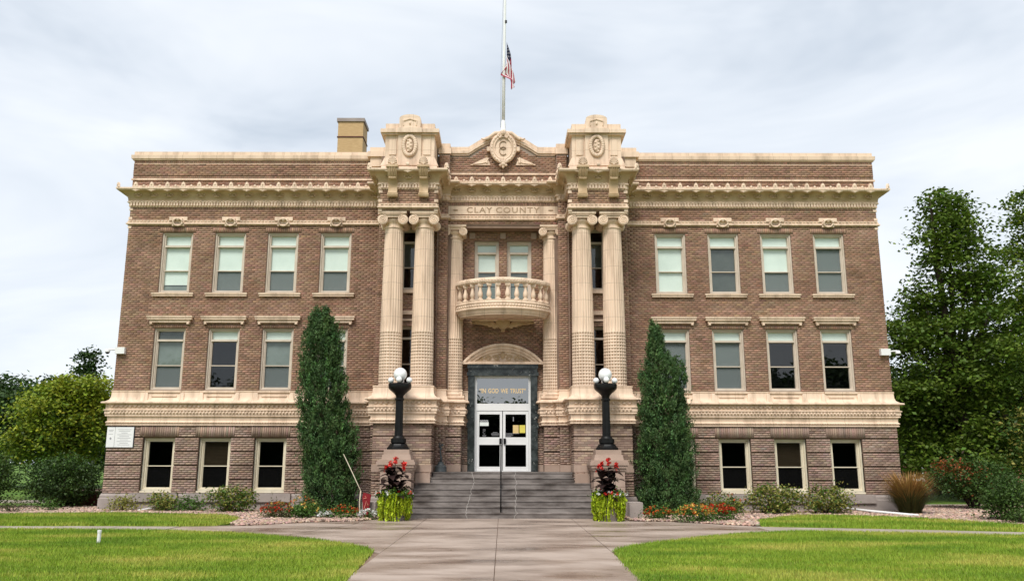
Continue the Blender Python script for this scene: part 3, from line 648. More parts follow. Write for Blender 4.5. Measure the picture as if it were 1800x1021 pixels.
for i in range(len(ENT)-1):
    a, b = Vector(ENT[i]), Vector(ENT[i+1]); L = (b-a).length
    if L < .5 or max(a.y, b.y) > 5: continue
    d = (b-a)/L; n = Vector((d.y, -d.x)); k = max(1, round(L/.58)); ang = math.atan2(d.y, d.x)
    # a run that ends in an inner corner stops short of it there
    for j in range(k):
        p = a+d*(j+.5)*L/k; q = p+n*.385
        inner = (abs(d.y) > .5) and (q.y > YB-.3)
        if inner: continue
        if not (abs(abs(p.x)-3.26) < .97 and p.y < -2): put('antefix', af, CH, (q.x, q.y, zt+.09), ang)
        q2 = p+d*(L/k/2)+n*.385
        if j < k-1 and p.y > -2: put('cresting_scroll', kn, CH, (q2.x, q2.y, zt+.09), ang)
        q = p+n*.365; put('lip_leaf', lf, CH, (q.x, q.y, zt-.015), ang)
        q = p+n*.175; o = put('rosette', rs, CH, (q.x, q.y, t0+.17), ang)
for s in (-1, 1):
    for x, y in ((XW+.36, -.36), (XO+.36, YP-.36), (XI-.36, YP-.36)): put('antefix', af, CH, (s*x, y, zt+.09), s*R(45))
# --- medallions over the upper windows
for s in (-1, 1):
    for c in WX:
        md = MB().box(-.33, .33, -.10, 0, .03, .17).box(-.22, .22, -.09, 0, -.17, .03).obj('medallion', 'cream', CH, loc=(s*c, 0, Z_S0+.12))
        ring = [( .17*math.cos(t), -.13-.03*math.sin(t), -.04+.13*math.sin(t)) for t in [2*math.pi*i/16 for i in range(17)]]
        MB().tube(ring, .035, 6).obj('ring', 'cream', md, 179); MB().ell((0, -.13, .07), (.075, .06, .08), 8, 6).ell((-.12, -.11, .08), (.06, .04, .04), 6, 4).ell((.12, -.11, .08), (.06, .04, .04), 6, 4).obj('lion_boss', 'cream', md, 179)
# --- windows
_wc = {}
def window(cx, y, z0, z1, w, trans, meet, cfg, fm='frame', sill=None, hood=False, fw=.085):
    key = (round(w, 3), round(z0, 3), round(z1, 3), trans, meet, fm)
    h = z1-z0
    if key not in _wc:
        f = MB(); d0, d1 = .10, .22
        for k, (q, dd) in enumerate(((0, 0), (fw*.55, .05))):
            a, b, c_, e = -w/2+q, w/2-q, q, h-q; t = fw*.6
            f.box(a, a+t, d0+dd, d1+dd, c_, e).box(b-t, b, d0+dd, d1+dd, c_, e).box(a+t, b-t, d0+dd, d1+dd, e-t, e).box(a+t, b-t, d0+dd-.02, d1+dd, c_, c_+t)
        i = fw*1.15
        if trans: f.box(-w/2+i, w/2-i, d0+.02, d1+.06, trans-z0-.035, trans-z0+.035)
        f.box(-w/2+i, w/2-i, d0+.07, d1+.05, meet-z0-.016, meet-z0+.016)
        tz = (trans-z0-.035) if trans else h-i
        for zz in ((i, meet-z0-.016), (meet-z0+.016, tz)):
            f.box(-w/2+i, -w/2+i+.03, d0+.08, d1+.05, *zz).box(w/2-i-.03, w/2-i, d0+.08, d1+.05, *zz)
        g = lambda a, b: MB().box(-w/2+i, w/2-i, .243, .249, a, b).mesh('pane', 'glass_dark' if fm == 'frame_base' else 'glass')
        panes = [g(i, meet-z0-.017), g(meet-z0+.017, tz)] + ([g(trans-z0+.036, h-i)] if trans else [])
        _wc[key] = (f.mesh('window', fm), panes)
    fme, panes = _wc[key]
    o = put('window', fme, CH, (cx, y, z0)); i = fw*1.1
    for p in panes: put('pane', p, o)
    tz = trans-z0 if trans else h
    bl = lambda a, b, m, nm='blind', yy=.262: MB().box(-w/2+.02, w/2-.02, yy, yy+.012, a, b).obj(nm, m, o)
    c = {'w': 'blind', 'g': 'blind_grey', 'k': 'blind_dark', 't': 'blind_tan'}
    if trans and cfg[0] in c: bl(tz+.01, h-.02, c[cfg[0]])
    if cfg[1] in c: bl(meet-z0, tz-.005, c[cfg[1]])
    if cfg[2] in c:
        dr = cfg[3] if len(cfg) > 3 else 0.; bl((meet-z0)*dr+.03, meet-z0-.005, c[cfg[2]])
        if dr: bl(.03, (meet-z0)*dr-.004, 'blind_grey')
    if 's' in cfg[4]: MB().box(-w/2+i, w/2-i, .232, .236, i, meet-z0-.02).obj('insect_screen', 'screen', o)
    if 'd' in cfg[4]: MB().box(-w/2+i, w/2-i, .232, .236, i, meet-z0-.02).obj('insect_screen', 'screen_dark', o)
    if 'S' in cfg[4]: MB().box(-w/2+i, w/2-i, .232, .236, i, tz-.03).obj('insect_screen', 'screen', o)
    if sill == 2: MB().box(-.76, .76, -.07, .17, -.065, -.005).box(-.74, .74, -.04, .15, -.135, -.067).obj('sill', 'cream', o)
    if sill == 0: MB().box(-w/2-.0, w/2+.0, .0, .11, -.06, 0).obj('sill', 'frame_base', o)
    if hood:
        MB().box(-.82, .82, -.16, .02, h+.37, h+.42).box(-.80, .80, -.13, .02, h+.29, h+.368).box(-.72, .72, -.075, .02, h+.19, h+.285).box(-.70, -.62, -.10, .02, h+.13, h+.19).box(.62, .70, -.10, .02, h+.13, h+.19).obj('hood', 'cream', o)
    return o
C2 = [('w','w','w',.35,''), ('w','w','w',0,'s'), ('w','w','w',0,'s'), ('w','w','w',0,'s')]
C2R = [('w','w','w',0,'S'), ('w','w','w',.12,'s'), ('w','k','k',0,''), ('w','w','w',0,'')]
C1 = [('k','g','k',0,'s'), ('w','-','-',0,''), ('w','g','g',0,'s'), ('w','g','g',0,'')]
C1R = [('w','-','-',0,''), ('w','-','-',0,''), ('w','w','g',0,'S'), ('w','w','g',0,'S')]
C0 = ['-', 't', '-', '-']; C0R = ['-', 't', '-', '-']
for s in (-1, 1):
    for i, c in enumerate(WX):
        window(s*c, -.055, *W2, WW, 9.37, 8.46, (C2 if s < 0 else C2R)[i], sill=2)
        window(s*c, -.04, *W1, WW, 5.90, 5.00, (C1 if s < 0 else C1R)[i], hood=True)
        window(s*c*1.004, -.01, *W0, WW, None, 1.50, ('-', (C0 if s < 0 else C0R)[i], '-', 0, 'd'), fm='frame_base', sill=0, fw=.10)
    window(s*3.25, YB, *W2, .84, 9.37, 8.46, ('-', 'k', '-', 0, ''), sill=None)
    window(s*3.25, YB, *W1, .84, 5.90, 5.00, ('-', '-', '-', 0, ''), sill=None)
    MB().box(s*3.25-.5, s*3.25+.5, YB-.1, YB+.02, W2[0]-.13, W2[0]).obj('sill', 'cream', CH)
    MB().box(s*3.25-.5, s*3.25+.5, YB-.09, YB+.02, 6.72, 6.86).obj('lintel', 'cream', CH); MB().box(s*3.25-.5, s*3.25+.5, YB-.06, YB+.02, 6.5, 6.56).obj('lintel', 'cream', CH)
for x in (-.59, .59): window(x, -.1, W2[0]-.4, 9.55, .88, 9.12, 8.42, ('w','w','g',.55,''), fw=.09)
# --- columns
def shaft_mesh(rb, rt, h, gridh, name):
    NA = 96; rows = int(gridh/.105); zs = [gridh*(j//4+(.25,.30,.70,.75)[j % 4])/rows for j in range(rows*4)] + [gridh+.01] + [gridh+.03+(h-gridh-.06)*k/14 for k in range(15)] + [h-.02, h]
    V = []
    for j, z in enumerate(zs):
        t = z/h; r0 = rb+(rt-rb)*(t**1.6)
        for i in range(NA):
            a = 2*math.pi*(i//4+(.20,.25,.75,.80)[i % 4])/(NA//4); r = r0
            if z <= gridh:
                if i % 4 in (1, 2) and j % 4 in (1, 2): r -= .034
            elif gridh+.025 < z < h-.03: r -= .0 if i % 4 in (1, 2) else .022
            V.append((r*math.cos(a), r*math.sin(a), z))
    F = [(j*NA+i, j*NA+(i+1) % NA, (j+1)*NA+(i+1) % NA, (j+1)*NA+i) for j in range(len(zs)-1) for i in range(NA)]
    m = npmesh(name, np.array(V), np.array(F), 'cream'); return m
shaft = shaft_mesh(.385, .315, 5.50, 1.90, 'shaft'); eshaft = shaft_mesh(.315, .265, 5.42, 1.80, 'shaft')
def capital(k=1.):
    m = MB(); m.lathe([(.31,-.06),(.345,-.05),(.345,-.015),(.31,0),(.30,.08),(.31,.12),(.37,.17),(.39,.22),(.36,.27)], seg=24)
    for sx in (-1, 1):
        prof = [(.175,-.46),(.175,-.40),(.15,-.38),(.125,-.2),(.115,0),(.125,.2),(.15,.38),(.175,.40),(.175,.46)]
        n = 20; kk = len(m.v)
        for r, y in prof:
            for i in range(n): a = 2*math.pi*i/n; m.v.append((sx*.345+r*math.cos(a), y, .20+r*math.sin(a)))
        for j in range(len(prof)-1):
            for i in range(n): m.f.append((kk+j*n+i, kk+(j+1)*n+i, kk+(j+1)*n+(i+1) % n, kk+j*n+(i+1) % n))
        m.f.append(tuple(kk+i for i in range(n))); t = kk+(len(prof)-1)*n; m.f.append(tuple(t+i for i in range(n-1, -1, -1)))
        for y in (-.465, .465):
            sp = []
            for q in range(34):
                a = q/33*4.6*math.pi; r = .165*(1-q/33*.86); sp.append((sx*.345-sx*r*math.sin(a)*1, y, .20+r*math.cos(a)))
            m.tube(sp, .017, 5)
            m.ell((sx*.345, y, .20), (.03, .02, .03), 6, 4)
    m.box(-.345, .345, -.44, .44, .285, .375).tube([(-.345, -.465, .367), (.345, -.465, .367)], .016, 5)
    m.box(-.43, .43, -.45, .45, .377, .415).box(-.47, .47, -.49, .49, .416, .49)
    for a in range(7): m.ell((.25*math.sin((a-3)*.4), -.36*math.cos((a-3)*.35), .22), (.04, .03, .045), 6, 4)
    if k != 1: m.v = [(x*k, y*k, z*k) for x, y, z in m.v]
    return m.mesh('capital', 'cream', 40)
capm = capital(); ecap = capital(.86)
basem = MB().box(-.50, .50, -.50, .50, 0, .09).lathe([(.47,.09),(.50,.12),(.50,.17),(.47,.20),(.42,.215),(.41,.25),(.44,.27),(.44,.30),(.41,.32),(.395,.34)], seg=28).mesh('column_base', 'cream', 40)
ebasem = MB().box(-.40, .40, -.40, .40, 0, .08).lathe([(.39,.08),(.41,.11),(.41,.15),(.37,.18),(.36,.21),(.37,.23),(.37,.26),(.325,.28)], seg=24).mesh('column_base', 'cream', 40)
for s in (-1, 1):
    for dx in (-.53, .53):
        c = put('column', shaft, CH, (s*3.25+dx, -1.60, 4.03)); c.rotation_euler = (0, 0, R(1.9))
        put('capital', capm, c, (0, 0, 5.56)).rotation_euler = (0, 0, -R(1.9)); put('column_base', basem, c, (0, 0, -.345)).rotation_euler = (0, 0, -R(1.9))
    c = put('engaged_column', eshaft, CH, (s*1.725, YB+.26, 4.08)); put('capital', ecap, c, (0, 0, 5.47)); put('column_base', ebasem, c, (0, 0, -.28))
# --- pavilion attics with wreaths, consoles and palmettes
def attic():
    m = MB(); y0 = YP
    m.box(XI+.0, XO+.0, y0+.03, YB+.5, 11.5, 11.80)
    m.frustum(XI-.05, XO+.05, y0+.0, YB+.45, 11.70, 12.02, .13, .05)
    m.box(XI+.10, XO-.10, y0+.05, YB+.4, 12.0, 12.84)
    m.box(XI+.0, XO-.0, y0-.06, YB+.5, 12.84, 12.90).box(XI-.06, XO+.06, y0-.12, YB+.55, 12.90, 13.03).box(XI+.10, XO-.10, y0+.03, YB+.4, 13.03, 13.27)
    return m
def attic_front():
    m = MB(); y0 = YP; c = (XI+XO)/2
    m.box(c-.40, c+.40, y0-.03, y0+.2, 11.72, 12.84).box(c-.43, c+.43, y0-.17, y0+.1, 12.88, 13.05)
    pts = [(c-.37, 13.05), (c+.37, 13.05), (c+.37, 13.42)] + [(c+.37*math.cos(t), 13.42+.15*math.sin(t)) for t in [math.pi*i/10 for i in range(1, 10)]] + [(c-.37, 13.42)]
    m.prism(pts, y0-.10, YB+.3)
    m.tube([(c-.22, y0-.10, 13.15), (c-.24, y0-.11, 13.32), (c-.12, y0-.11, 13.36), (c, y0-.11, 13.40), (c+.12, y0-.11, 13.36), (c+.24, y0-.11, 13.32), (c+.22, y0-.10, 13.15)], .025, 5)
    m.ell((c, y0-.10, 13.24), (.05, .04, .07), 6, 4)
    return m
def attic_panel(e):
    c = (XI+XO)/2; return MB().box(*sorted((c+e*.47, c+e*.72)), YP+.02, YP+.1, 12.12, 12.68)
def wreath():
    m = MB(); c = (XI+XO)/2; y = YP-.05
    for i in range(26):
        t = 2*math.pi*i/26; m.ell((c+.215*math.cos(t), y-.02, 12.43+.35*math.sin(t)), (.075, .05, .075), 6, 4)
    m.ell((c, y, 12.43), (.13, .05, .26), 10, 6)
    for i in range(7): m.ell((c+.05*(-1)**i, y-.04, 12.22+i*.065), (.045, .03, .04), 6, 4)
    return m
def console(dx):
    m = MB(); x = (XI+XO)/2+dx; w = .155
    prof = [(0,10.62),(.10,10.55),(.17,10.58),(.20,10.66),(.16,10.76),(.13,10.90),(.16,11.04),(.24,11.14),(.33,11.24),(.44,11.38),(.46,11.50),(0,11.50)]
    n = len(prof); vs = [(x-w, YP-o, z) for o, z in prof]+[(x+w, YP-o, z) for o, z in prof]
    m.add(vs, [tuple(range(n)), tuple(range(2*n-1, n-1, -1))]+[(i, i+n, (i+1) % n+n, (i+1) % n) for i in range(n)])
    m.tube([(x-w-.02, YP-.12, 10.61), (x+w+.02, YP-.12, 10.61)], .075, 8).tube([(x-w*.8, YP-.28, 11.17), (x+w*.8, YP-.28, 11.17)], .05, 8)
    m.box(x-w-.05, x+w+.05, YP-.50, YP-.1, 11.50, 11.57)
    for k in (-1, 0, 1): m.tube([(x+k*.075, YP-o-.012, z) for o, z in prof[7:11]], .018, 5)
    return m
def palmette(dx):
    m = MB(); x = (XI+XO)/2+dx; y = YP-.42
    pts = [(x-.16, 11.57), (x+.16, 11.57)]+[(x+.155*math.cos(t), 11.68+.24*math.sin(t)) for t in [math.pi*i/12 for i in range(13)]]
    m.prism(pts, y, y+.07)
    for a in range(9):
        t = math.pi*(a+.5)/9; m.tube([(x, y-.01, 11.62), (x+.15*math.cos(t), y-.02, 11.66+.22*math.sin(t))], [.012, .024], 5)
    m.ell((x, y-.01, 11.62), (.035, .03, .035), 6, 4)
    return m
for s in (-1, 1):
    fx = (lambda q: q) if s > 0 else (lambda q: q.mirrored())
    at_ = fx(attic()).obj('attic_block', 'cream', CH); fx(attic_front()).obj('crest', 'cream', at_, 40); [fx(attic_panel(e_)).obj('panel', 'cream', at_) for e_ in (-1, 1)]; fx(wreath()).obj('wreath', 'cream', at_, 179)
    fx(MB().ell(((XI+XO)/2, YP-.42, 11.62), (.07, .04, .07), 8, 5)).obj('boss', 'cream', at_, 179)
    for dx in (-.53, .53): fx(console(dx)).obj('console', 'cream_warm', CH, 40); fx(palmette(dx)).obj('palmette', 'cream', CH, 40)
    for x, y in ((XO, YP), (XI, YP), (XB, YB)):
        for z in (Z_S1+.05, Z_S0-.1, Z_D0-.12):
            if not (x == XB and z == Z_S0-.1): MB().box(s*x-.065, s*x+.065, y-.02, y+.10, z, z+.10).obj('corner_block', 'cream', CH)
    for z in (Z_S1+.03, Z_S0-.13, Z_D0-.13): MB().box(*sorted((s*(XW+.03), s*(XW-.10))), -.03, .1, z, z+.09).obj('corner_block', 'cream', CH)
# --- gable cartouche
ct = MB(); cz, cy = 12.86, YB-.16
ct.v = []; n = 32
ring = [(.42*math.cos(2*math.pi*i/n), cy, cz+.52*math.sin(2*math.pi*i/n)) for i in range(n+1)]
ct.tube(ring, .075, 8)
ring2 = [(.33*math.cos(2*math.pi*i/n), cy-.03, cz+.43*math.sin(2*math.pi*i/n)) for i in range(n+1)]; ct.tube(ring2, .03, 6)
ct.prism([(.40*math.cos(2*math.pi*i/n), cz+.50*math.sin(2*math.pi*i/n)) for i in range(n)], cy, YB+.05)
for s in (-1, 1):
    sp = [(s*(.15-.09*(1-q/12)*math.sin(q*.75)), cy-.06, cz+.47-.09*(1-q/12)*math.cos(q*.75)) for q in range(12)]; ct.tube(sp, .04, 6)
    sp = [(s*(.10-.06*(1-q/12)*math.sin(q*.75)), cy-.05, cz-.52+.07*(1-q/12)*math.cos(q*.75)) for q in range(12)]; ct.tube(sp, .035, 6)
    ct.tube([(s*.10, cy, cz+.60), (s*.30, cy, cz+.58), (s*.45, cy, cz+.46), (s*.58, cy, cz+.36), (s*.72, cy, cz+.34), (s*.80, cy, cz+.38)], [.07, .075, .07, .06, .05, .02], 8)
    ct.box(*sorted((s*.42, s*.60)), cy, YB, cz-.10, cz+.06)
for i in range(24):
    t = 2*math.pi*i/24
    if .3 < abs(math.cos(t)): ct.ell((.42*math.cos(t), cy-.07, cz+.52*math.sin(t)), (.028, .02, .03), 6, 4)
ct.ell((0, cy-.06, cz+.58), (.12, .08, .12), 10, 6).ell((0, cy-.03, cz-.62), (.10, .07, .09), 8, 5).ell((0, cy-.03, cz-.73), (.05, .05, .06), 8, 5).ell((-.10, cy-.02, cz-.66), (.06, .05, .05), 8, 5).ell((.10, cy-.02, cz-.66), (.06, .05, .05), 8, 5)
cto = ct.obj('cartouche', 'cream', CH, 50)
mg = MB()
for k, zz in ((0, .11), (1, -.11)):
    mg.tube([(.135*math.cos(t), cy-.02, cz+zz+.155*math.sin(t)) for t in [R(42+i*(276)/20) for i in range(21)]], .016, 5)
mg.obj('monogram', 'letter', cto, 179)
for s in (-1, 1):
    q = MB().prism([(.46, 12.25), (1.20, 12.25), (1.0, 12.36), (.75, 12.48), (.58, 12.56)], YB-.05, YB+.02).tube([(.52, YB-.055, 12.52), (.62, YB-.06, 12.36), (.80, YB-.06, 12.31), (1.1, YB-.055, 12.28)], .02, 5).ell((.60, YB-.05, 12.36), (.05, .04, .07), 8, 5)
    (q if s > 0 else q.mirrored()).obj('leaf_panel', 'cream', CH, 40)
# --- name panel
npn = MB().box(-2.0, 2.0, YB-.035, YB+.05, 10.385, 10.70).obj('name_panel', 'cream', CH)
for wd_, x_ in (('CLAY', -.86), ('COUNTY', .52)): put('lettering', text_mesh('lettering', wd_, .29, 'letter', .006, .003, 1.2, 1.15), npn, (x_, YB-.04, 10.54))
for s in (-1, 1): MB().ell((s*1.72, YB-.035, 10.54), (.10, .02, .035), 8, 5).obj('leaf_boss', 'letter', npn, 179)
# --- soffit of the recess and its corbels
MB().box(-1.98, 1.98, YB+.03, .1, 9.90, 10.01).obj('soffit', 'mortar', CH)
for x in (-1.12, 0, 1.12): MB().box(x-.10, x+.10, -.17, -.06, 9.62, 9.84).obj('corbel', 'pink_stone', CH)
# --- balcony
def arc(hw, ye, yc, n=18):
    sg = ye-yc; r = (hw*hw+sg*sg)/(2*sg); a = math.asin(hw/r); oy = yc+r
    return [(r*math.sin(-a+2*a*i/n), oy-r*math.cos(-a+2*a*i/n)) for i in range(n+1)]
A = arc(1.58, -1.02, -1.83); PT = [(-1.58, YB+.05)]+A+[(1.58, YB+.05)]
bal = MB().slab(ccw([(x*.96, y+.06) for x, y in PT]), 6.60, 6.98).obj('balcony', 'cream', CH)
MB().sweep(PT, [(-.2,7.06),(.02,7.06),(.02,7.0),(.06,6.975),(.06,6.95),(.035,6.94),(.035,6.80),(.07,6.78),(.07,6.75),(.03,6.735),(.0,6.70),(-.03,6.66),(-.03,6.63),(-.07,6.62),(-.08,6.56),(-.2,6.56)]).obj('balcony_fascia', 'cream', bal, 35)
MB().sweep(PT, [(-.13,7.64),(.04,7.64),(.05,7.67),(.075,7.68),(.075,7.77),(.05,7.79),(.04,7.82),(-.11,7.83),(-.13,7.80),(-.13,7.64)]).obj('handrail', 'cream', bal, 35)
fo = MB()
for i in range(len(A)-1):
    for t in (.25, .75):
        x = A[i][0]*(1-t)+A[i+1][0]*t; y = A[i][1]*(1-t)+A[i+1][1]*t
        fo.ell((x, y-.04, 6.87), (.06, .025, .045), 6, 4); fo.ell((x, y-.075, 7.725), (.055, .015, .025), 6, 4)
tag(fo.obj('foliate_band', 'cream', bal, 179), kind='stuff')
bsm = MB().box(-.085, .085, -.085, .085, 0, .045).lathe([(.06,.045),(.065,.07),(.05,.085),(.075,.13),(.088,.19),(.078,.26),(.052,.36),(.045,.42),(.05,.45),(.068,.465),(.06,.485)], seg=14).box(-.075, .075, -.075, .075, .485, .515).box(-.085, .085, -.085, .085, .515, .585).mesh('baluster', 'cream', 40)
BA = arc(1.50, -1.0, -1.765, 11)
for x, y in BA: put('baluster', bsm, bal, (x, y, 7.06))
# bracket with heart shield under the balcony
br = MB(); hp = []
for i in range(28):
    t = 2*math.pi*i/28; hp.append((.0165*16*math.sin(t)**3*.9, 6.42+.0135*(13*math.cos(t)-5*math.cos(2*t)-2*math.cos(3*t)-math.cos(4*t))))
hp = hp[::-1]
br.prism(hp, -.42, -.12); br.tube([(x, -.43, z) for x, z in hp+hp[:1]], .022, 5)
for s in (-1, 1):
    for k in range(7):
        a = R(8+k*11); L = 1.0-k*.085
        br.tube([(s*.16, -.30, 6.34), (s*(.16+L*.5*math.cos(a*.5)), -.34, 6.34+.10+L*.18*math.sin(a)*.5), (s*(.16+L*math.cos(a*.62)), -.22, min(6.58, 6.40+L*.30*math.sin(a)+.06))], [.04, .055, .02], 6)
    for k in range(5): br.ell((s*(.30+k*.16), -.30, 6.33+k*.045), (.075, .05, .04), 6, 4)
br.ell((0, -.36, 6.20), (.08, .06, .05), 8, 5); br.box(-1.10, 1.10, -.30, -.08, 6.55, 6.62)
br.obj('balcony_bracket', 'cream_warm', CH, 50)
# --- segmental pediment
def seg(hw, rise, z, n=24):
    r = (hw*hw+rise*rise)/(2*rise); a = math.asin(hw/r); return [(r*math.sin(a-2*a*i/n), z+rise-r+r*math.cos(a-2*a*i/n)) for i in range(n+1)]
pdm = MB()
for (h0, r0, h1, r1, y) in ((1.44,.69,1.34,.60,-.40), (1.34,.60,1.22,.50,-.33), (1.22,.50,1.08,.42,-.27)):
    o_, i_ = seg(h0, r0, 5.06), seg(h1, r1, 5.06)
    for k in range(len(o_)-1): pdm.prism([i_[k+1], i_[k], o_[k], o_[k+1]], y, -.08)
pdm.box(-1.44, 1.44, -.40, -.08, 5.02, 5.075).box(-1.34, 1.34, -.34, -.08, 5.075, 5.12)
pd = pdm.obj('pediment', 'cream', CH)
MB().prism([(-1.15, 5.1), (1.15, 5.1)]+seg(1.15, .45, 5.1), -.20, -.08).obj('tympanum', 'cream', pd)
rl = MB()
for s in (-1, 1):
    for cx_, r_ in ((.22, .12), (.50, .11), (.76, .075)):
        rl.tube([(s*(cx_+r_*(1-q/18*.8)*math.cos(q*.62)), -.215, 5.27-(cx_*.05)+r_*(1-q/18*.8)*math.sin(q*.62)) for q in range(18)], .02, 5)
    rl.tube([(s*.1, -.215, 5.16), (s*.4, -.215, 5.13), (s*.7, -.215, 5.15), (s*.98, -.215, 5.14)], .018, 5)
    for k in range(8): rl.ell((s*(.12+k*.1), -.21, 5.38-.025*k-.03*(k % 2)), (.045, .025, .03), 6, 4)
rl.ell((0, -.21, 5.34), (.09, .04, .12), 8, 5); rl.obj('scroll_relief', 'cream_warm', pd, 50)
# --- doorway
dw = MB().box(-1.215, -.98, -.28, .1, 1.335, 4.62).box(.98, 1.215, -.28, .1, 1.335, 4.62).box(-1.215, 1.215, -.28, .1, 4.62, 5.02).box(-1.24, 1.24, -.34, -.1, 4.88, 5.015).box(-1.26, -1.0, -.33, -.1, 4.62, 4.74).box(1.0, 1.26, -.33, -.1, 4.62, 4.74)
for s in (-1, 1):
    for z in (2.93, 3.25, 3.55): dw.box(*sorted((s*1.14, s*1.25)), -.33, -.2, z-.12, z+.06)
dwo = dw.obj('door_surround', 'marble', CH)
df = MB().box(-.98, -.905, -.12, .02, 1.335, 4.62).box(.905, .98, -.12, .02, 1.335, 4.62).box(-.905, .905, -.12, .02, 4.545, 4.62).box(-.905, .905, -.12, .02, 3.415, 3.66).box(-.905, .905, -.13, .02, 1.335, 1.365).obj('door_frame', 'white_frame', dwo)
MB().box(-.905, .905, -.07, -.062, 3.66, 4.545).obj('transom_pane', 'glass_transom', dwo)
for wd_, x_ in (('\u201cIN', -.70), ('GOD', -.33), ('WE', .06), ('TRUST\u201d', .54)): put('transom_lettering', text_mesh('transom_lettering', wd_, .22, 'gold', .004, .005, 1.0, .74), dwo, (x_, -.078, 4.10))
for s in (-1, 1):
    a, b = sorted((s*.012, s*.90)); d = MB().box(a, a+.085, -.10, -.04, 1.37, 3.41).box(b-.085, b, -.10, -.04, 1.37, 3.41)
    for z0, z1 in ((1.37, 1.50), (2.24, 2.50), (3.29, 3.41)): d.box(a+.085, b-.085, -.10, -.04, z0, z1)
    d = d.obj('door', 'white_frame', CH)
    for z0, z1 in ((1.50, 2.24), (2.50, 3.29)): MB().box(a+.085, b-.085, -.073, -.067, z0, z1).obj('pane', 'glass_dark', d)
    MB().box(*sorted((s*.03, s*.115)), -.16, -.10, 2.27, 2.46).obj('handle', 'black', d)
    if s < 0:
        MB().box(-.80, -.49, -.078, -.0745, 3.02, 3.10).obj('notice', 'blue_ink', d); MB().box(-.80, -.49, -.078, -.0745, 2.89, 3.02).obj('notice', 'blind', d)
        put('notice_lettering', text_mesh('notice_lettering', 'NOTICE', .075, 'white', .001, .001), d, (-.645, -.0795, 3.06))
        q = MB()
        for k, w in enumerate((.16, .26, .28, .24)): q.box(-.26-w/2, -.26+w/2, -.077, -.0745, 2.66-k*.035, 2.672-k*.035)
        for k, w in enumerate((.10, .14, .12)): q.box(-.64-w/2, -.64+w/2, -.077, -.0745, (2.75, 2.56, 2.53)[k], (2.765, 2.57, 2.54)[k])
        q.tube([(-.64+.045*math.cos(t), -.0765, 2.66+.045*math.sin(t)) for t in [R(40+i*25) for i in range(12)]], .006, 4).obj('decal', 'ink', d)
    else:
        MB().box(.36, .56, -.078, -.0745, 2.64, 2.92).obj('notice', 'tan_paper', d); MB().box(.59, .79, -.079, -.0745, 2.65, 2.92).obj('notice', 'yellow_paper', d)
        q = MB()
        for k, w in enumerate((.46, .22, .25, .18)): q.box(.12, .12+w, -.077, -.0745, 2.625-k*.035, 2.638-k*.035)
        q.box(.36, .39, -.077, -.0745, 3.05, 3.2).obj('decal', 'ink', d)
# --- chimney
c = MB().box(-7.70, -6.53, 7.0, 8.15, 12.0, 17.2).obj('chimney', 'chimney', CH)
MB().box(-7.76, -6.47, 6.94, 8.21, 17.2, 17.36).obj('chimney_cap', 'stone', c)
MB().box(-7.73, -6.50, 6.97, 8.18, 16.42, 16.47).obj('chimney_band', 'wood', c)
# ================================================================== THINGS AROUND THE ENTRANCE
stp = empty('entrance_steps', (0, -3.8, 0), 'broad weathered grey concrete stairs with pale crack lines leading up to the doors', 'steps')
RISE = 1.33/8
cr1 = [-1.05, -1.10, -1.09, -1.02, -1.00, -.98, -.90, -1.0]; cr2 = [.35, .42, .40, .42, .44, .40, .44, .42]
for i in range(8):
    hw = 2.98 if i < 3 else (2.80 if i < 7 else 2.28); y = .3*i
    st_ = MB().box(-hw, hw, y, y+.36 if i < 7 else 3.75, i*RISE-(.1 if i == 0 else 0), (i+1)*RISE-.035).box(-hw-.01, hw+.01, y-.022, y+.35 if i < 7 else 3.74, (i+1)*RISE-.035, (i+1)*RISE).obj('step', 'concrete_step', stp)
    q = MB()
    for cs in (cr1, cr2):
        xa, xb = cs[i]+rnd.uniform(-.03, .03), cs[min(i+1, 7)]+rnd.uniform(-.03, .03)
        k = [(xa+(xb-xa)*t+rnd.uniform(-.025, .025), i*RISE+RISE*t) for t in (0, .35, .65, 1)]
        for a in range(3): q.add([(k[a][0]-.007, y-.024, k[a][1]), (k[a][0]+.007, y-.024, k[a][1]), (k[a+1][0]+.007, y-.024, k[a+1][1]), (k[a+1][0]-.007, y-.024, k[a+1][1])], [(0, 1, 2, 3)])
        if i < 7: q.add([(xb-.008, y-.022, (i+1)*RISE+.002), (xb+.008, y-.022, (i+1)*RISE+.002), (xb+.008, y+.27, (i+1)*RISE+.002), (xb-.008, y+.27, (i+1)*RISE+.002)], [(0, 1, 2, 3)])
    q.obj('crack', 'crack', st_)
for s in (-1, 1): MB().box(*sorted((s*2.33, s*2.80)), 1.62, 2.0, RISE*7-.2, 1.30).obj('end_block', 'pink_stone', stp)
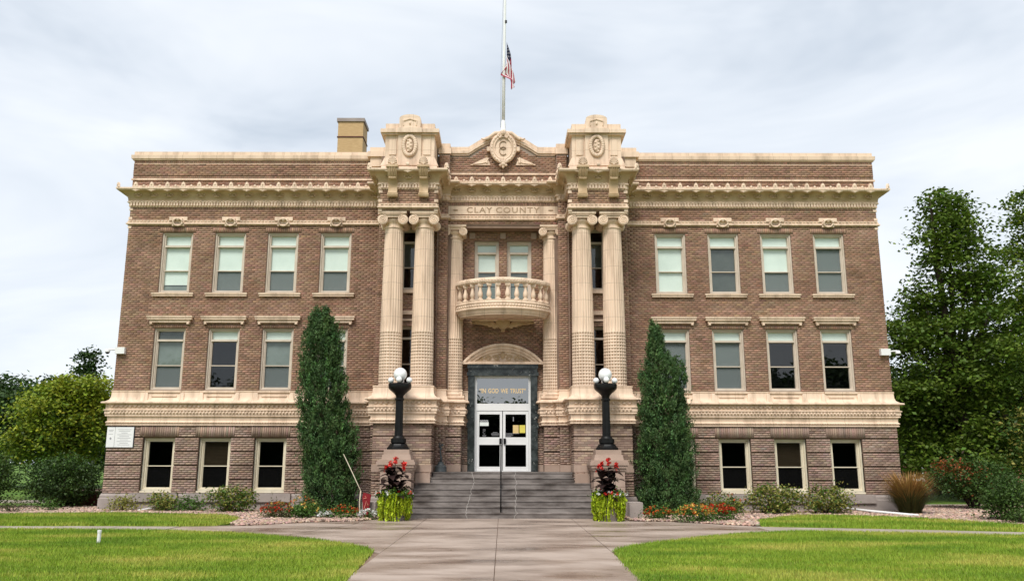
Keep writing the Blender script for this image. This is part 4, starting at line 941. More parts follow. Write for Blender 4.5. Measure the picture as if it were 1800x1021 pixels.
def stone_pier(s, label):
    e = empty('stone_pier', (s*3.30, -2.72, 0), label, 'pier', 'stone piers flanking the steps')
    MB().box(-.56, .56, -.62, .52, -.05, .30).obj('base', 'stone', e)
    MB().frustum(-.54, .54, -.56, .5, .30, .42, .04, .04).obj('base', 'pink_stone', e)
    for k in range(4):
        z = .42+k*.245
        for a, b in (((-.48, .02), (.03, .48)) if k % 2 else ((-.48, -.16), (-.15, .17), (.18, .48))):
            MB().box(a, b, -.50+rnd.uniform(-.004, .004), .46, z, z+.237).obj('stone_block', 'pink_stone', e)
    MB().box(-.44, .44, -.46, .42, .4, 1.4).obj('core', 'mortar_pale', e)
    MB().box(-.52, .52, -.54, .5, 1.40, 1.475).box(-.56, .56, -.585, .54, 1.475, 1.56).box(-.60, .60, -.62, .58, 1.56, 1.655).box(-.57, .57, -.59, .55, 1.655, 1.715).obj('cap', 'pink_stone', e)
    MB().frustum(-.46, .46, -.48, .44, 1.715, 1.88, .03, .03).box(-.40, .40, -.42, .38, 1.88, 2.03).obj('lamp_block', 'pink_stone', e)
    if s < 0: MB().ell((.30, -.43, 1.80), (.045, .03, .045), 8, 6).obj('yellow_disc', 'yellow_paper', e, 179)
    return e
stone_pier(-1, 'pink stone pier with a round yellow disc carrying the lamp nearer the iron urn')
stone_pier(1, 'pink stone pier carrying the lamp beside the conifer with orange flowers below')
def lamp(s, label):
    e = empty('lamp_post', (s*3.30, -2.72, 2.03), label, 'street lamp', 'five-globe lamp posts')
    MB().lathe([(.37,0),(.37,.06),(.33,.09),(.28,.17),(.22,.20)], seg=8, a0=R(22.5), a1=R(382.5)).lathe([(.22,.20),(.245,.215),(.245,.34),(.20,.36),(.16,.42)], seg=16).obj('base', 'black', e, 30)
    m = MB(); NA = 32
    prof = [(.135,.40),(.13,.6),(.118,1.55)]
    V = [((r-(.012 if i % 2 else 0))*math.cos(2*math.pi*i/NA), (r-(.012 if i % 2 else 0))*math.sin(2*math.pi*i/NA), z) for r, z in prof for i in range(NA)]
    m.add(V, [(j*NA+i, j*NA+(i+1) % NA, (j+1)*NA+(i+1) % NA, (j+1)*NA+i) for j in range(2) for i in range(NA)]).obj('post', 'black', e)
    MB().lathe([(.118,1.53),(.15,1.56),(.15,1.60),(.12,1.63),(.13,1.70),(.20,1.78),(.30,1.86),(.36,1.92),(.37,1.97),(.37,2.06),(.34,2.08),(.26,2.05),(.12,2.05)], seg=24).obj('bowl', 'black', e, 40)
    for a in range(4):
        x, y = .295*math.cos(a*math.pi/2), .295*math.sin(a*math.pi/2)
        MB().lathe([(.055,0),(.06,.03),(.04,.05)], x, y, 12).obj('globe_holder', 'black', e, 40, (0, 0, 2.06))
        MB().ell((x, y, 2.19), (.097, .097, .097), 18, 12).obj('small_globe', 'globe', e, 179)
    MB().lathe([(.06,2.05),(.05,2.12),(.09,2.16),(.10,2.19)], seg=14).obj('globe_holder', 'black', e, 40)
    MB().ell((0, 0, 2.38), (.215, .215, .215), 28, 18).obj('large_globe', 'globe', e, 179)
lamp(-1, 'black cast-iron lamp post with five white globes, nearer the sign end of the facade')
lamp(1, 'black cast-iron lamp post with five white globes, next to the conifer with a spire tip')
hr = empty('handrail', (-.05, -3.75, 0), 'thin black metal stair handrail in the middle of the steps', 'handrail')
MB().tube([(0, -.12, .93), (0, .05, .97), (0, 2.1, 2.18), (0, 2.5, 2.2)], .024, 8).obj('rail', 'black', hr, 179)
for y, z0, z1 in ((.15, RISE, 1.03), (1.35, RISE*5, 1.74), (2.4, 1.33, 2.2)): MB().tube([(0, y, z0), (0, y, z1)], .022, 8).obj('rail_post', 'black', hr, 179)
MB().tube([(0, .15, .55), (0, 2.4, 1.75)], .012, 6).obj('lower_rail', 'black', hr, 179)
ur = empty('smoking_urn', (-2.06, -1.25, 1.33), 'grey iron urn with slender crooked neck standing at the top of the steps', 'urn')
MB().lathe([(.20,0),(.21,.02),(.20,.05),(.20,.17),(.17,.20),(.11,.24),(.10,.27),(.10,.30),(.05,.33)], seg=20).obj('drum', 'iron', ur, 40)
MB().tube([(0,0,.32),(.02,0,.45),(-.01,0,.58),(-.02,0,.70),(.01,0,.80)], [.05,.035,.028,.03,.04], 10).obj('neck', 'iron', ur, 179)
MB().ell((-.03, 0, .83), (.05, .05, .06), 8, 6).ell((.04, -.01, .87), (.05, .04, .045), 8, 6).ell((-.045, 0, .92), (.03, .03, .03), 8, 6).obj('crook', 'iron', ur, 179)
# flagpole and flag
fp = empty('flagpole', (0, .3, 12.1), 'tall white flagpole rising behind the gable cartouche', 'flagpole')
MB().lathe([(.15,0),(.15,1.75),(.12,1.85),(.10,1.95),(.09,2.15),(.07,2.3)], seg=16).obj('base_sleeve', 'white', fp, 40)
MB().tube([(0,0,2.1),(.03,0,5),(.07,0,8),(.12,0,11.5)], [.066,.056,.046,.03], 12).obj('pole', 'white', fp, 179)
MB().tube([(-.10,-.06,2.0),(-.085,-.07,4.5),(-.02,-.07,7),(.09,-.04,11.4)], .007, 5).obj('halyard', 'ink', fp, 179)
MB().ell((.12, 0, 11.6), (.1, .1, .1), 12, 8).obj('finial', 'gold', fp, 179)
MB().box(.06, .14, -.08, -.02, 6.35, 6.45).obj('pulley', 'black', fp)
def flag():
    NU, NV = 40, 26; V = []; fr, fw, fb = [], [], []
    for j in range(NV+1):
        for i in range(NU+1):
            u, v = i/NU, j/NV
            L = 1.72*u; x = .11+.30*u*(1-.25*v)+.055*math.sin(v*12+u*5)*min(1, u*3); y = -.10*math.cos(v*10+u*4)*min(1, u*2.5)-.05
            if v > .72: x -= .34*(v-.72)/.28*math.sin(math.pi*min(1, u*1.6)) if u < .62 else 0
            z = -1.10*v-L*(.93-.42*v)+.03*math.sin(u*9+v*3)
            V.append((x, y, z))
    F = []; mi = []
    for j in range(NV):
        for i in range(NU):
            F.append((j*(NU+1)+i, j*(NU+1)+i+1, (j+1)*(NU+1)+i+1, (j+1)*(NU+1)+i))
            if i < NU*.4 and j < 14: mi.append(1 if (i % 3 == 1 and j % 3 == 1) else 2)
            else: mi.append(0 if (j//2) % 2 == 0 else 1)
    me = bpy.data.meshes.new('flag'); me.from_pydata(V, [], F)
    for k in ('flag_red', 'flag_white', 'flag_blue'): me.materials.append(M[k])
    me.polygons.foreach_set('material_index', mi); me.shade_smooth()
    o = put('flag', me, None, (0.02, .28, 17.62)); sm = o.modifiers.new('thick', 'SOLIDIFY'); sm.thickness = .004
    return tag(o, 'red, white and blue flag hanging limp halfway up the white pole', 'flag')
flag()
# security cameras
def seccam(s, label):
    e = empty('security_camera', (s*13.60, 0, 5.39), label, 'camera', 'corner security cameras')
    MB().box(-.17, .17, -.16, -.012, 0, .23).obj('junction_box', 'white', e)
    MB().tube([(s*.15, -.08, .14), (s*.42, -.10, .16)], .03, 8).obj('arm', 'white', e, 179)
    MB().lathe([(.085,.06),(.09,.12),(.06,.17)], s*.45, -.1, 14).obj('housing', 'white', e, 40); MB().ell((s*.45, -.1, .06), (.075, .075, .07), 12, 8).obj('dome', 'black', e, 179)
seccam(-1, 'white box camera with black dome at the wall corner above the white sign')
seccam(1, 'white box camera on the wall corner in front of the tall dark trees')
sg = empty('wall_sign', (-13.36, -.07, 2.13), 'white two-part notice board with faint lettering on the base wall corner', 'sign')
MB().box(-.43, -.155, -.03, .01, 0, .69).obj('narrow_board', 'white', sg); MB().box(-.145, .50, -.03, .01, 0, .69).obj('wide_board', 'white', sg)
MB().box(-.45, .52, -.015, .012, -.02, .0).box(-.45, .52, -.015, .012, .69, .71).box(-.155, -.145, -.022, .011, 0, .69).box(.50, .52, -.015, .012, 0, .69).obj('edge_strip', 'blue_ink', sg)
q = MB(); 
for k, w in enumerate((.46, .40, .22, .50, .34, .46, .28, .50, .30, .42)): q.box(.18-w/2, .18+w/2, -.0325, -.0305, .60-k*.058, .612-k*.058)
q.box(-.38, -.20, -.0325, -.0305, .58, .592).box(-.36, -.22, -.0325, -.0305, .54, .55).box(-.37, -.21, -.0325, -.0305, .44, .45).prism([(-.29, .25), (-.25, .30), (-.29, .35), (-.33, .30)], -.0335, -.0305)
q.obj('printed_lines', 'ink', sg)
# marker, pole, posts and pipes
rm = empty('garden_marker', (-4.02, -4.15, 0), 'narrow dark red marker with pale strokes among white flowers beside the planter', 'marker')
MB().prism([(-.06,0),(.04,0),(.13,.70),(-.10,.76),(-.13,.62)], -.03, .03).obj('panel', 'red_marker', rm)
MB().tube([(-.06,-.035,.30),(-.0,-.035,.52),(.05,-.035,.40)], .012, 5).tube([(-.05,-.035,.66),(.0,-.035,.60),(-.09,-.035,.58)], .012, 5).tube([(-.03,-.035,.22),(.02,-.035,.14),(-.01,-.035,.05)], .010, 5).obj('stroke', 'pink_stroke', rm)
pl = MB().tube([(-4.22,-4.05,.80),(-4.60,-3.5,1.35),(-4.98,-2.95,1.88)], .014, 6).obj('leaning_pole', 'rope', None, 179); tag(pl, 'thin pale pole leaning from the red marker into the conifer', 'pole')
rp = MB().tube([(-4.22,-4.05,.80),(-4.24,-4.08,.5),(-4.22,-4.1,.2),(-4.24,-4.1,.02)], .020, 6).obj('rope', 'rope', None, 179); tag(rp, 'pale twisted rope hanging beside the red marker', 'rope')
pv = MB().tube([(-8.25,-11.86,0),(-8.25,-11.86,.24)], .036, 12).tube([(-8.25,-11.86,.22),(-8.25,-11.86,.27)], .042, 12).obj('marker_post', 'white', None, 40); tag(pv, 'short white plastic post standing in the front lawn', 'post')
dp = MB().tube([(11.5,-.16,.16),(12.1,-1.2,.10),(12.95,-2.75,.05)], .042, 10).obj('drain_pipe', 'white', None, 179); tag(dp, 'long white drain pipe lying on the gravel beside the feathery grass', 'pipe')
dp = MB().tube([(-11.6,-.2,.14),(-12.15,-.85,.05)], .035, 10).obj('drain_pipe', 'white', None, 179); tag(dp, 'short white drain pipe end between small shrubs under the window', 'pipe')
tb = empty('timber_box', (-15.4, 3.1, 0), 'low dark red-brown slatted timber box behind the round bush', 'box')
for k in range(4): MB().box(-1.5, 1.6, -.5, -.45, .06+k*.13, .17+k*.13).obj('plank', 'wood', tb)
for x in (-1.45, 0, 1.55): MB().box(x-.05, x+.05, -.54, -.44, 0, .62).obj('post', 'wood', tb)
MB().box(-1.5, 1.6, -.44, 1.5, 0, .54).obj('fill', 'soil', tb); MB().box(-1.55, 1.65, -.56, -.40, .60, .65).obj('top_board', 'pink_stone', tb)
# ================================================================== PLANTS
def unit(n): v = rng.normal(size=(n, 3)); return v/np.linalg.norm(v, axis=1)[:, None]
def leaf_mesh(name, P, m, L=.15, Wd=.09, up=.5, T=None, var=.2, hue=.06, fold=.15, colmul=None):
    n = len(P); N = unit(n); N[:, 2] = np.abs(N[:, 2])+up; N /= np.linalg.norm(N, axis=1)[:, None]
    if T is None: T = unit(n)
    else: T = T+unit(n)*.35
    T = T-(T*N).sum(1)[:, None]*N; T /= np.linalg.norm(T, axis=1)[:, None]+1e-9; B = np.cross(N, T)
    l = (L*rng.uniform(.65, 1.3, n))[:, None]; w = (Wd*rng.uniform(.7, 1.25, n))[:, None]; fo = w*fold
    V = np.stack([P-T*l*.5, P-T*l*.05+B*w*.5+N*fo, P+T*l*.5, P-T*l*.05-B*w*.5+N*fo], 1)
    c = np.clip(rng.normal(1, var, (n, 1)), .45, 1.7)*(1+rng.normal(0, hue, (n, 3)))
    if colmul is not None: c = c*colmul
    return npmesh(name, V.reshape(-1, 3), np.arange(n*4).reshape(-1, 4), m, np.repeat(c, 4, 0))
def blob_points(blobs, per, flat=.45, cl=.42):
    """leaf clumps spread through ellipsoids (cx,cy,cz,rx,ry,rz,clumps): clump centres lie towards the surface, gaps stay between them"""
    out = []; cen = []
    for cx, cy, cz, rx, ry, rz, k in blobs:
        d = unit(k); r = rng.uniform(.25, 1., k)**.45; c = np.array((cx, cy, cz))+d*r[:, None]*np.array((rx, ry, rz)); cen.append(c)
        s = cl*rng.uniform(.6, 1.35, k)
        for q in range(k):
            m = int(per*rng.uniform(.6, 1.4)); o = rng.normal(size=(m, 3))*s[q]*np.array((1, 1, flat)); o[:, 2] -= .35*(o[:, 0]**2+o[:, 1]**2)/max(s[q], .05)*.5
            out.append(c[q]+o)
    return np.concatenate(out), np.concatenate(cen)
def tree(name, label, loc, blobs, per, leafm, L, Wd, trunk_r, trunk_h, cl=.5, flat=.4, group=None, limbs=14, second=None, var=.22):
    e = empty(name, loc, label, 'tree', group); P, C = blob_points(blobs, per, flat, cl)
    top = max(b[2]+b[5]*.6 for b in blobs); c0 = np.array((blobs[0][0], blobs[0][1]))
    tk = MB(); pts = [(0,0,-.1),(c0[0]*.1+.04, c0[1]*.1, trunk_h*.5),(c0[0]*.3-.03, c0[1]*.3, trunk_h),(c0[0]*.8, c0[1]*.8, (trunk_h+top)/2),(c0[0], c0[1], top)]
    tk.tube(pts, [trunk_r*1.25, trunk_r, trunk_r*.85, trunk_r*.5, trunk_r*.12], 9)
    sel = C[rng.permutation(len(C))[:limbs]]
    for c in sel:
        t = min(max((c[2]-trunk_h)*.45+trunk_h*.8, trunk_h*.6), top*.85); f = min(1, max(0, (t-trunk_h)/(max(top-trunk_h, .1))))
        b0 = Vector((c0[0]*(.3+.7*f), c0[1]*(.3+.7*f), t)); b1 = Vector([float(q) for q in c]); md = (b0+b1)*.5+Vector((0, 0, .12*(b1-b0).length)); r = trunk_r*.42*(1-f*.6)
        tk.tube([b0, md, b1], [r, r*.6, r*.2], 6)
    tk.obj('trunk', 'bark', e, 60)
    if second is not None:
        m2, frac = second; k = rng.random(len(P)) < frac(P); put('crown', leaf_mesh('crown', P[~k], leafm, L, Wd, var=var), e)
        if k.any(): put('crown', leaf_mesh('crown', P[k], m2, L, Wd, var=var), e)
    else: put('crown', leaf_mesh('crown', P, leafm, L, Wd, var=var), e)
    return e
# trees to the right of the courthouse
def tiers(h0, h1, r0, r1, k, n):      # loose stack of spreading tiers
    out = []
    for i in range(k):
        t = i/(k-1); z = h0+(h1-h0)*t; r = r0+(r1-r0)*t**1.3; a = rnd.uniform(0, 6.28)
        out.append((r*.22*math.cos(a), r*.22*math.sin(a), z, r, r, (h1-h0)/k*.75, int(n*(.42+r*r/(r0*r0)))))
    return out
tree('maple_tree', 'tall dark green tree rising just behind the right corner of the courthouse', (21.6, 9.5, 0), tiers(2.2, 13.9, 4.1, .8, 9, 52)+[(-3.0,-.5,4.2,1.5,1.5,1.3,30),(-2.6,0,7.6,1.3,1.3,.8,22)], 105, 'leaf_maple', .20, .145, .32, 2.4, .50, .36, 'trees right of the courthouse', 30)
tree('maple_tree', 'broad tree with sunny yellow-green crown at the right picture edge', (27.6, 11.0, 0), tiers(2.4, 14.2, 4.6, 1.5, 8, 54), 105, 'leaf_maple', .20, .15, .36, 2.6, .55, .4, 'trees right of the courthouse', 30, second=('leaf_yellow', lambda P: .18+.0*P[:, 0]))
tree('shade_tree', 'dark low tree filling the gap beneath the tall right-hand trees', (24.0, 18.0, 0), [(0,0,4.2,5.5,3,3.2,150)], 60, 'leaf_dark', .30, .22, .28, 1.8, .6, .45, 'trees right of the courthouse', 14)
tree('shade_tree', 'dark tree glimpsed beyond the red brick house', (33.0, 26.0, 0), [(0,0,5.5,6.5,4,4.2,170)], 55, 'leaf_dark', .34, .25, .3, 1.8, .7, .45, 'trees right of the courthouse', 14)
tree('young_tree', 'olive yellow young tree behind the round bush at the right edge', (22.3, 5.4, 0), [(0,0,2.6,1.7,1.5,1.6,60)], 50, 'leaf_bush', .16, .11, .08, 1.0, .32, .5, None, 10, second=('leaf_gold', lambda P: .35+0*P[:, 0]))
# trees to the left
tree('shade_tree', 'wide dark green tree at the far left edge of the picture', (-32.5, 26.0, 0), [(0,0,4.6,6.6,4,2.7,250),(3.5,0,3.8,4,3,2.4,100)], 60, 'leaf_dark', .30, .22, .35, 2.0, .6, .4, 'trees left of the courthouse', 20)
tree('shade_tree', 'small dark conifer top peeking behind the yellow-green maple', (-23.2, 17.0, 0), tiers(1.5, 7.2, 1.8, .25, 6, 26), 55, 'leaf_dark', .22, .14, .16, 1.2, .35, .5, 'trees left of the courthouse', 10)
tree('maple_tree', 'bright yellow-green young maple beside the left corner of the courthouse', (-20.6, 10.5, 0), [(0,0,3.6,2.5,2.2,1.9,150),(.8,0,4.9,1.5,1.4,.9,50),(-1.0,-.3,2.6,1.9,1.6,1.2,60)], 90, 'leaf_maple', .165, .125, .15, 1.4, .36, .42, 'trees left of the courthouse', 18,
     second=('leaf_yellow', lambda P: np.clip(.45+.22*(P[:, 2]-2.6), .3, .95)))
# trees across the street, behind the viewer: the photograph shows them mirrored in the glass
bl_ = [(0,0,7.0,4.8,4.6,4.0,170),(0,0,3.0,5.6,4.6,2.6,190)]
rt = tree('street_tree', 'tree across the street, seen only as a dark reflection in the window glass', (17, -66, 0), bl_, 60, 'leaf_dark', .55, .42, .35, 2.6, .9, .5, 'street trees mirrored in the glass', 12)
def copy_tree(root, loc, sc=1., rz=0.):
    r = root.copy(); COL.objects.link(r); r.location = loc; r.scale = (sc, sc, sc); r.rotation_euler = (0, 0, rz)
    for ch in list(root.children):
        c = ch.copy(); COL.objects.link(c); c.parent = r
    return r
for x, y, k in ((27, -64, 1.15), (38, -68, 1.2), (50, -66, 1.1), (-15, -68, .95), (-26, -64, 1.05), (-38, -67, 1.15), (-50, -66, 1.1), (8.0, -69, .90), (-4.5, -72, .85), (1.5, -75, .80)): copy_tree(rt, (x, y, 0), k, rnd.uniform(0, 6))
# columnar conifers
def conifer(label, loc, prof, nc, per):
    """prof: list of (z, centre x, radius). Upward-sweeping sprays, each a tuft of fine twigs"""
    e = empty('columnar_conifer', loc, label, 'conifer', 'columnar conifers flanking the steps'); zs = np.array([p[0] for p in prof]); cx = np.array([p[1] for p in prof]); rr = np.array([p[2] for p in prof])
    z = rng.uniform(zs[0], zs[-1], nc*3); r = np.interp(z, zs, rr); keep = rng.random(nc*3) < (r/rr.max())**.8; z, r = z[keep][:nc], r[keep][:nc]; k = len(z)
    lob = rng.uniform(.74, 1.12, (60, 12)); a = rng.uniform(0, 2*np.pi, k); f = np.sqrt(rng.uniform(.25, 1.0, k))*lob[(z*2.6).astype(int) % 60, ((a+z*.35)/(2*np.pi)*12).astype(int) % 12]
    c = np.stack([np.interp(z, zs, cx)+np.cos(a)*r*f, np.sin(a)*r*f, z], 1); d = np.stack([np.cos(a)*.38, np.sin(a)*.38, np.full(k, 1.)], 1)+rng.normal(0, .16, (k, 3)); d /= np.linalg.norm(d, axis=1)[:, None]
    L = rng.uniform(.20, .42, k); g = np.repeat(np.arange(k), per); t = rng.uniform(-.5, .5, k*per); sp = .055*(1-.6*(t+.5))
    P = c[g]+d[g]*(t*L[g])[:, None]+rng.normal(size=(k*per, 3))*sp[:, None]; T = d[g]+rng.normal(0, .35, (k*per, 3))
    sc_ = np.clip(rng.normal(1, .30, (k, 1)), .45, 1.9)*(1+rng.normal(0, .07, (k, 3)))
    put('foliage', leaf_mesh('foliage', P, 'leaf_juniper', .095, .030, 0., T, .18, .03, colmul=sc_[g]), e)
    q = rng.permutation(k)[:90]; o_ = np.stack([np.cos(a[q]), np.sin(a[q]), 0*q], 1); tip = c[q]; tip[:, :2] = np.stack([np.interp(z[q], zs, cx), 0*q], 1)+o_[:, :2]*(r[q]*rng.uniform(1., 1.16, 90))[:, None]
    Q = np.repeat(tip, 14, 0)+np.repeat(d[q], 14, 0)*rng.uniform(-.2, .2, (90*14, 1))+rng.normal(0, .028, (90*14, 3)); put('shoots', leaf_mesh('shoots', Q, 'leaf_juniper', .10, .026, 0., np.repeat(d[q], 14, 0)), e)
    q = rng.permutation(k)[:140]; Q = np.repeat(c[q]*np.array((.97, .97, 1)), 8, 0)+rng.normal(0, .06, (140*8, 3)); put('dry_twigs', leaf_mesh('dry_twigs', Q, 'leaf_reed', .12, .02, 0., np.repeat(d[q], 8, 0)), e)
    MB().tube([(0,0,-.1),(cx[len(cx)//2]*.8,0,zs[-1]*.5),(cx[-1],0,zs[-1]*.95)], [.12,.08,.01], 8).obj('trunk', 'bark', e)
conifer('columnar conifer with a rounded tip, the pale pole leaning into it', (-5.55, -2.1, 0), [(.05,0,.78),(.6,0,.92),(1.6,-.06,.93),(2.6,-.14,.88),(3.3,-.26,.80),(4.2,-.38,.74),(5.2,-.44,.70),(5.8,-.47,.58),(6.3,-.50,.40),(6.6,-.50,.22)], 2600, 30)
conifer('columnar conifer with a pointed spire and a lower shoulder', (5.28, -2.1, 0), [(.05,0,.88),(.6,0,1.0),(1.6,-.0,.95),(2.6,-.01,.88),(3.6,-.03,.80),(4.3,-.02,.74),(4.75,.0,.64),(5.0,-.08,.44),(5.3,-.20,.30),(5.8,-.22,.20),(6.15,-.21,.08)], 2600, 30)
# shrubs and flowers
def bush(name, label, loc, r, leafm, n, L, Wd, cat='shrub', group=None, flowers=(), stems=True, cl=.16, up=.4, second=None, zoff=.0):
    e = empty(name, loc, label, cat, group); rx, ry, rz = r; k = max(14, int(n/38))
    P, C = blob_points([(0, 0, rz*1.0+zoff, rx*.88, ry*.88, rz*.88, k)], 38, .6, cl); P = P[P[:, 2] > .02]
    if second:
        q = rng.random(len(P)) < second[1](P); put('foliage', leaf_mesh('foliage', P[~q], leafm, L, Wd, up), e)
        if q.any(): put('foliage', leaf_mesh('foliage', P[q], second[0], L, Wd, up), e)
    else: put('foliage', leaf_mesh('foliage', P, leafm, L, Wd, up), e)
    if stems:
        sm = MB()
        for c in C[:10]: sm.tube([(rnd.uniform(-.06, .06)*rx*2, rnd.uniform(-.06, .06)*ry*2, -.02), (c[0]*.45, c[1]*.45, c[2]*.55), tuple(c)], [.018*rx+.006, .012*rx+.004, .004], 5)
        sm.obj('stem', 'bark', e)
    for fm, cnt, fs in flowers:
        d = unit(cnt); d[:, 2] = np.abs(d[:, 2])*1.0; d[:, 1] -= .25; d /= np.linalg.norm(d, axis=1)[:, None]
        c = np.array((0, 0, rz*.95+zoff))+d*np.array((rx, ry, rz))*rng.uniform(.92, 1.1, (cnt, 1)); c[:, 2] = np.maximum(c[:, 2], .06)
        Q = np.repeat(c, 6, 0)+rng.normal(0, fs*.32, (cnt*6, 3)); put('blossoms', leaf_mesh('blossoms', Q, fm, fs, fs*.8, .6, var=.12, hue=.03), e)
    return e
gl = 'low shrubs along the wall'
bush('shrub', 'small loose gold-green shrub nearest the left wall corner', (-12.75, -.75, 0), (.45,.38,.27), 'leaf_gold', 900, .075, .05, group=gl)
bush('shrub', 'taller gold-green shrub under the leftmost base window', (-11.4, -.75, 0), (.62,.45,.36), 'leaf_gold', 1500, .08, .055, group=gl, second=('leaf_green', lambda P: .35+0*P[:, 0]))
bush('shrub', 'low dark green shrub beside the second base window', (-10.4, -.85, 0), (.50,.40,.27), 'leaf_green', 1100, .075, .05, group=gl)
bush('shrub', 'wide yellow-green shrub at the curved end of the left grass strip', (-8.95, -1.35, 0), (.95,.65,.44), 'leaf_gold', 2600, .085, .06, group=gl, second=('leaf_green', lambda P: .5+0*P[:, 0]))
bush('shrub', 'gold-green shrub behind the red and orange flowers by the right conifer', (7.25, -1.5, 0), (.72,.5,.36), 'leaf_gold', 1700, .08, .055, group=gl, second=('leaf_green', lambda P: .5+0*P[:, 0]), flowers=(('petal_orange', 8, .06),))
bush('shrub', 'yellow variegated shrub under the middle right base window', (8.85, -1.5, 0), (1.0,.65,.50), 'leaf_gold', 3000, .085, .06, group=gl, second=('leaf_green', lambda P: .35+0*P[:, 0]))
bush('shrub', 'yellow variegated shrub nearest the white drain pipe', (10.65, -1.4, 0), (1.1,.65,.48), 'leaf_gold', 3000, .085, .06, group=gl, second=('leaf_green', lambda P: .35+0*P[:, 0]))
gf = 'flower clumps in the gravel'
bush('flower_clump', 'rust orange and red daylily clump at the left end of the gravel', (-6.65, -4.2, 0), (.46,.36,.24), 'leaf_reed', 1100, .13, .025, 'flowers', gf, (('petal_rust', 60, .05), ('petal_yellow', 5, .08), ('petal_red', 6, .07)), False, up=0.)
bush('flower_clump', 'green mound with yellow lilies beside the white flowers', (-5.85, -4.2, 0), (.40,.34,.22), 'leaf_green', 1200, .07, .045, 'flowers', gf, (('petal_yellow', 7, .07),), False)
bush('daylily', 'grassy daylily tuft at the foot of the left conifer', (-6.1, -3.2, 0), (.42,.36,.30), 'leaf_reed', 900, .18, .025, 'flowers', gf, (('petal_yellow', 6, .08), ('petal_orange', 8, .05)), False, up=0.)
bush('flower_clump', 'clump of pure white flowers at the left conifer base', (-5.25, -4.2, 0), (.22,.18,.12), 'leaf_green', 260, .05, .035, 'flowers', gf, (('petal_white', 36, .065),), False)
bush('flower_clump', 'orange flower mound between white flowers and red marker', (-4.72, -4.0, 0), (.48,.32,.19), 'leaf_green', 1200, .06, .04, 'flowers', gf, (('petal_rust', 30, .05), ('petal_orange', 26, .05)), False)
bush('flower_clump', 'white flowers around the foot of the red marker', (-3.95, -4.35, 0), (.28,.15,.14), 'leaf_green', 260, .05, .035, 'flowers', gf, (('petal_white', 34, .06),), False)
bush('flower_clump', 'small orange flower mound nearest the right planter', (4.55, -4.35, 0), (.40,.32,.20), 'leaf_green', 1000, .065, .045, 'flowers', gf, (('petal_orange', 26, .06), ('petal_rust', 18, .05)), False)
bush('flower_clump', 'mixed yellow and orange flower mound, middle of the three right of the steps', (5.42, -5.35, 0), (.50,.40,.25), 'leaf_green', 1300, .065, .045, 'flowers', gf, (('petal_yellow', 48, .06), ('petal_orange', 36, .06)), False)
bush('flower_clump', 'red-orange flower mound at the end of the right grass strip', (6.28, -4.7, 0), (.48,.38,.24), 'leaf_green', 1200, .065, .045, 'flowers', gf, (('petal_rust', 60, .06), ('petal_red', 24, .06)), False)
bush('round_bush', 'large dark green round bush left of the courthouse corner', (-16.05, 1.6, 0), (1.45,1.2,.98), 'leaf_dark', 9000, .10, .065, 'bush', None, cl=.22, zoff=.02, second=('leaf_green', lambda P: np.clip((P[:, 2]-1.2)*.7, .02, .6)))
bush('round_bush', 'dark bush cut off by the left picture edge', (-18.4, .9, 0), (1.1,1.0,1.05), 'leaf_bush', 6500, .10, .065, 'bush', None, cl=.22)
bush('small_shrub', 'tiny bright green shrub in front of the round bush', (-15.2, -.6, 0), (.26,.24,.2), 'leaf_green', 450, .06, .045, 'shrub')
bush('dry_shrub', 'low purplish grey twiggy shrub at the left end of the bed', (-16.0, -1.5, 0), (.55,.4,.24), 'leaf_reed', 700, .08, .018, 'shrub', None, up=0.)
bush('burning_bush', 'vase-shaped bush with reddening leaves right of the courthouse', (17.15, 1.7, .35), (1.75,1.4,.80), 'leaf_bush', 9500, .10, .065, 'bush', None, cl=.24, second=('leaf_red', lambda P: np.clip(.75-1.0*np.sqrt((P[:, 0]+.75)**2+(P[:, 2]-1.25)**2), .02, .6)))
vs_ = MB()
for k in range(9):
    a = k*.7; vs_.tube([(.05*math.cos(a), .05*math.sin(a), -.4), (.28*math.cos(a), .25*math.sin(a), .0), (.8*math.cos(a), .6*math.sin(a), .6)], [.045, .035, .015], 6)
bb_ = [o for o in bpy.data.objects if o.name == 'burning_bush'][0]; vs_.obj('stem', 'bark', bb_, 60)
bush('round_bush', 'dense dark green bush cut off by the right picture edge', (14.75, -4.6, 0), (.85,.75,.66), 'leaf_bush', 4500, .085, .055, 'bush', None, cl=.2)
bush('small_shrub', 'small dark shrub in the bottom corner of the right bed', (14.3, -5.8, 0), (.35,.3,.22), 'leaf_bush', 700, .07, .05, 'shrub')
# feathery grass
def blades(name, m, n, h, spread, w, e, z0=0., base=.18, wid=.7):
    a = rng.uniform(0, 2*np.pi, n); r0 = base*np.sqrt(rng.random(n)); hh = h*rng.uniform(.55, 1.1, n); sp = spread*np.sqrt(rng.random(n))
    d = np.stack([np.cos(a), np.sin(a), 0*a], 1); b = np.stack([-np.sin(a), np.cos(a), 0*a], 1)*w
    p0 = d*r0[:, None]; p0[:, 2] = z0*rng.uniform(.8, 1.0, n); p1 = p0+d*(sp*.35)[:, None]; p1[:, 2] += hh*.65; p2 = p0+d*sp[:, None]; p2[:, 2] += hh
    V = np.stack([p0-b, p0+b, p1+b*wid, p1-b*wid, p2+b*.2, p2-b*.2], 1).reshape(-1, 3); k = (np.arange(n)*6)[:, None]
    F = np.concatenate([k+np.array([[0,1,2,3]]), k+np.array([[3,2,4,5]])]); c = np.repeat(np.clip(rng.normal(1, .2, (n, 1)), .5, 1.5)*(1+rng.normal(0, .05, (n, 3))), 6, 0)
    return put(name, npmesh(name, V, F, m, c), e)
fg = empty('feathery_grass', (13.35, -1.4, 0), 'tall feathery ornamental grass turning straw orange at the right wall corner', 'grass tuft')
blades('foliage', 'leaf_reed', 2200, .80, .72, .006, fg, base=.3); blades('plume', 'leaf_straw', 900, 1.30, .85, .007, fg, base=.25, wid=1.8)
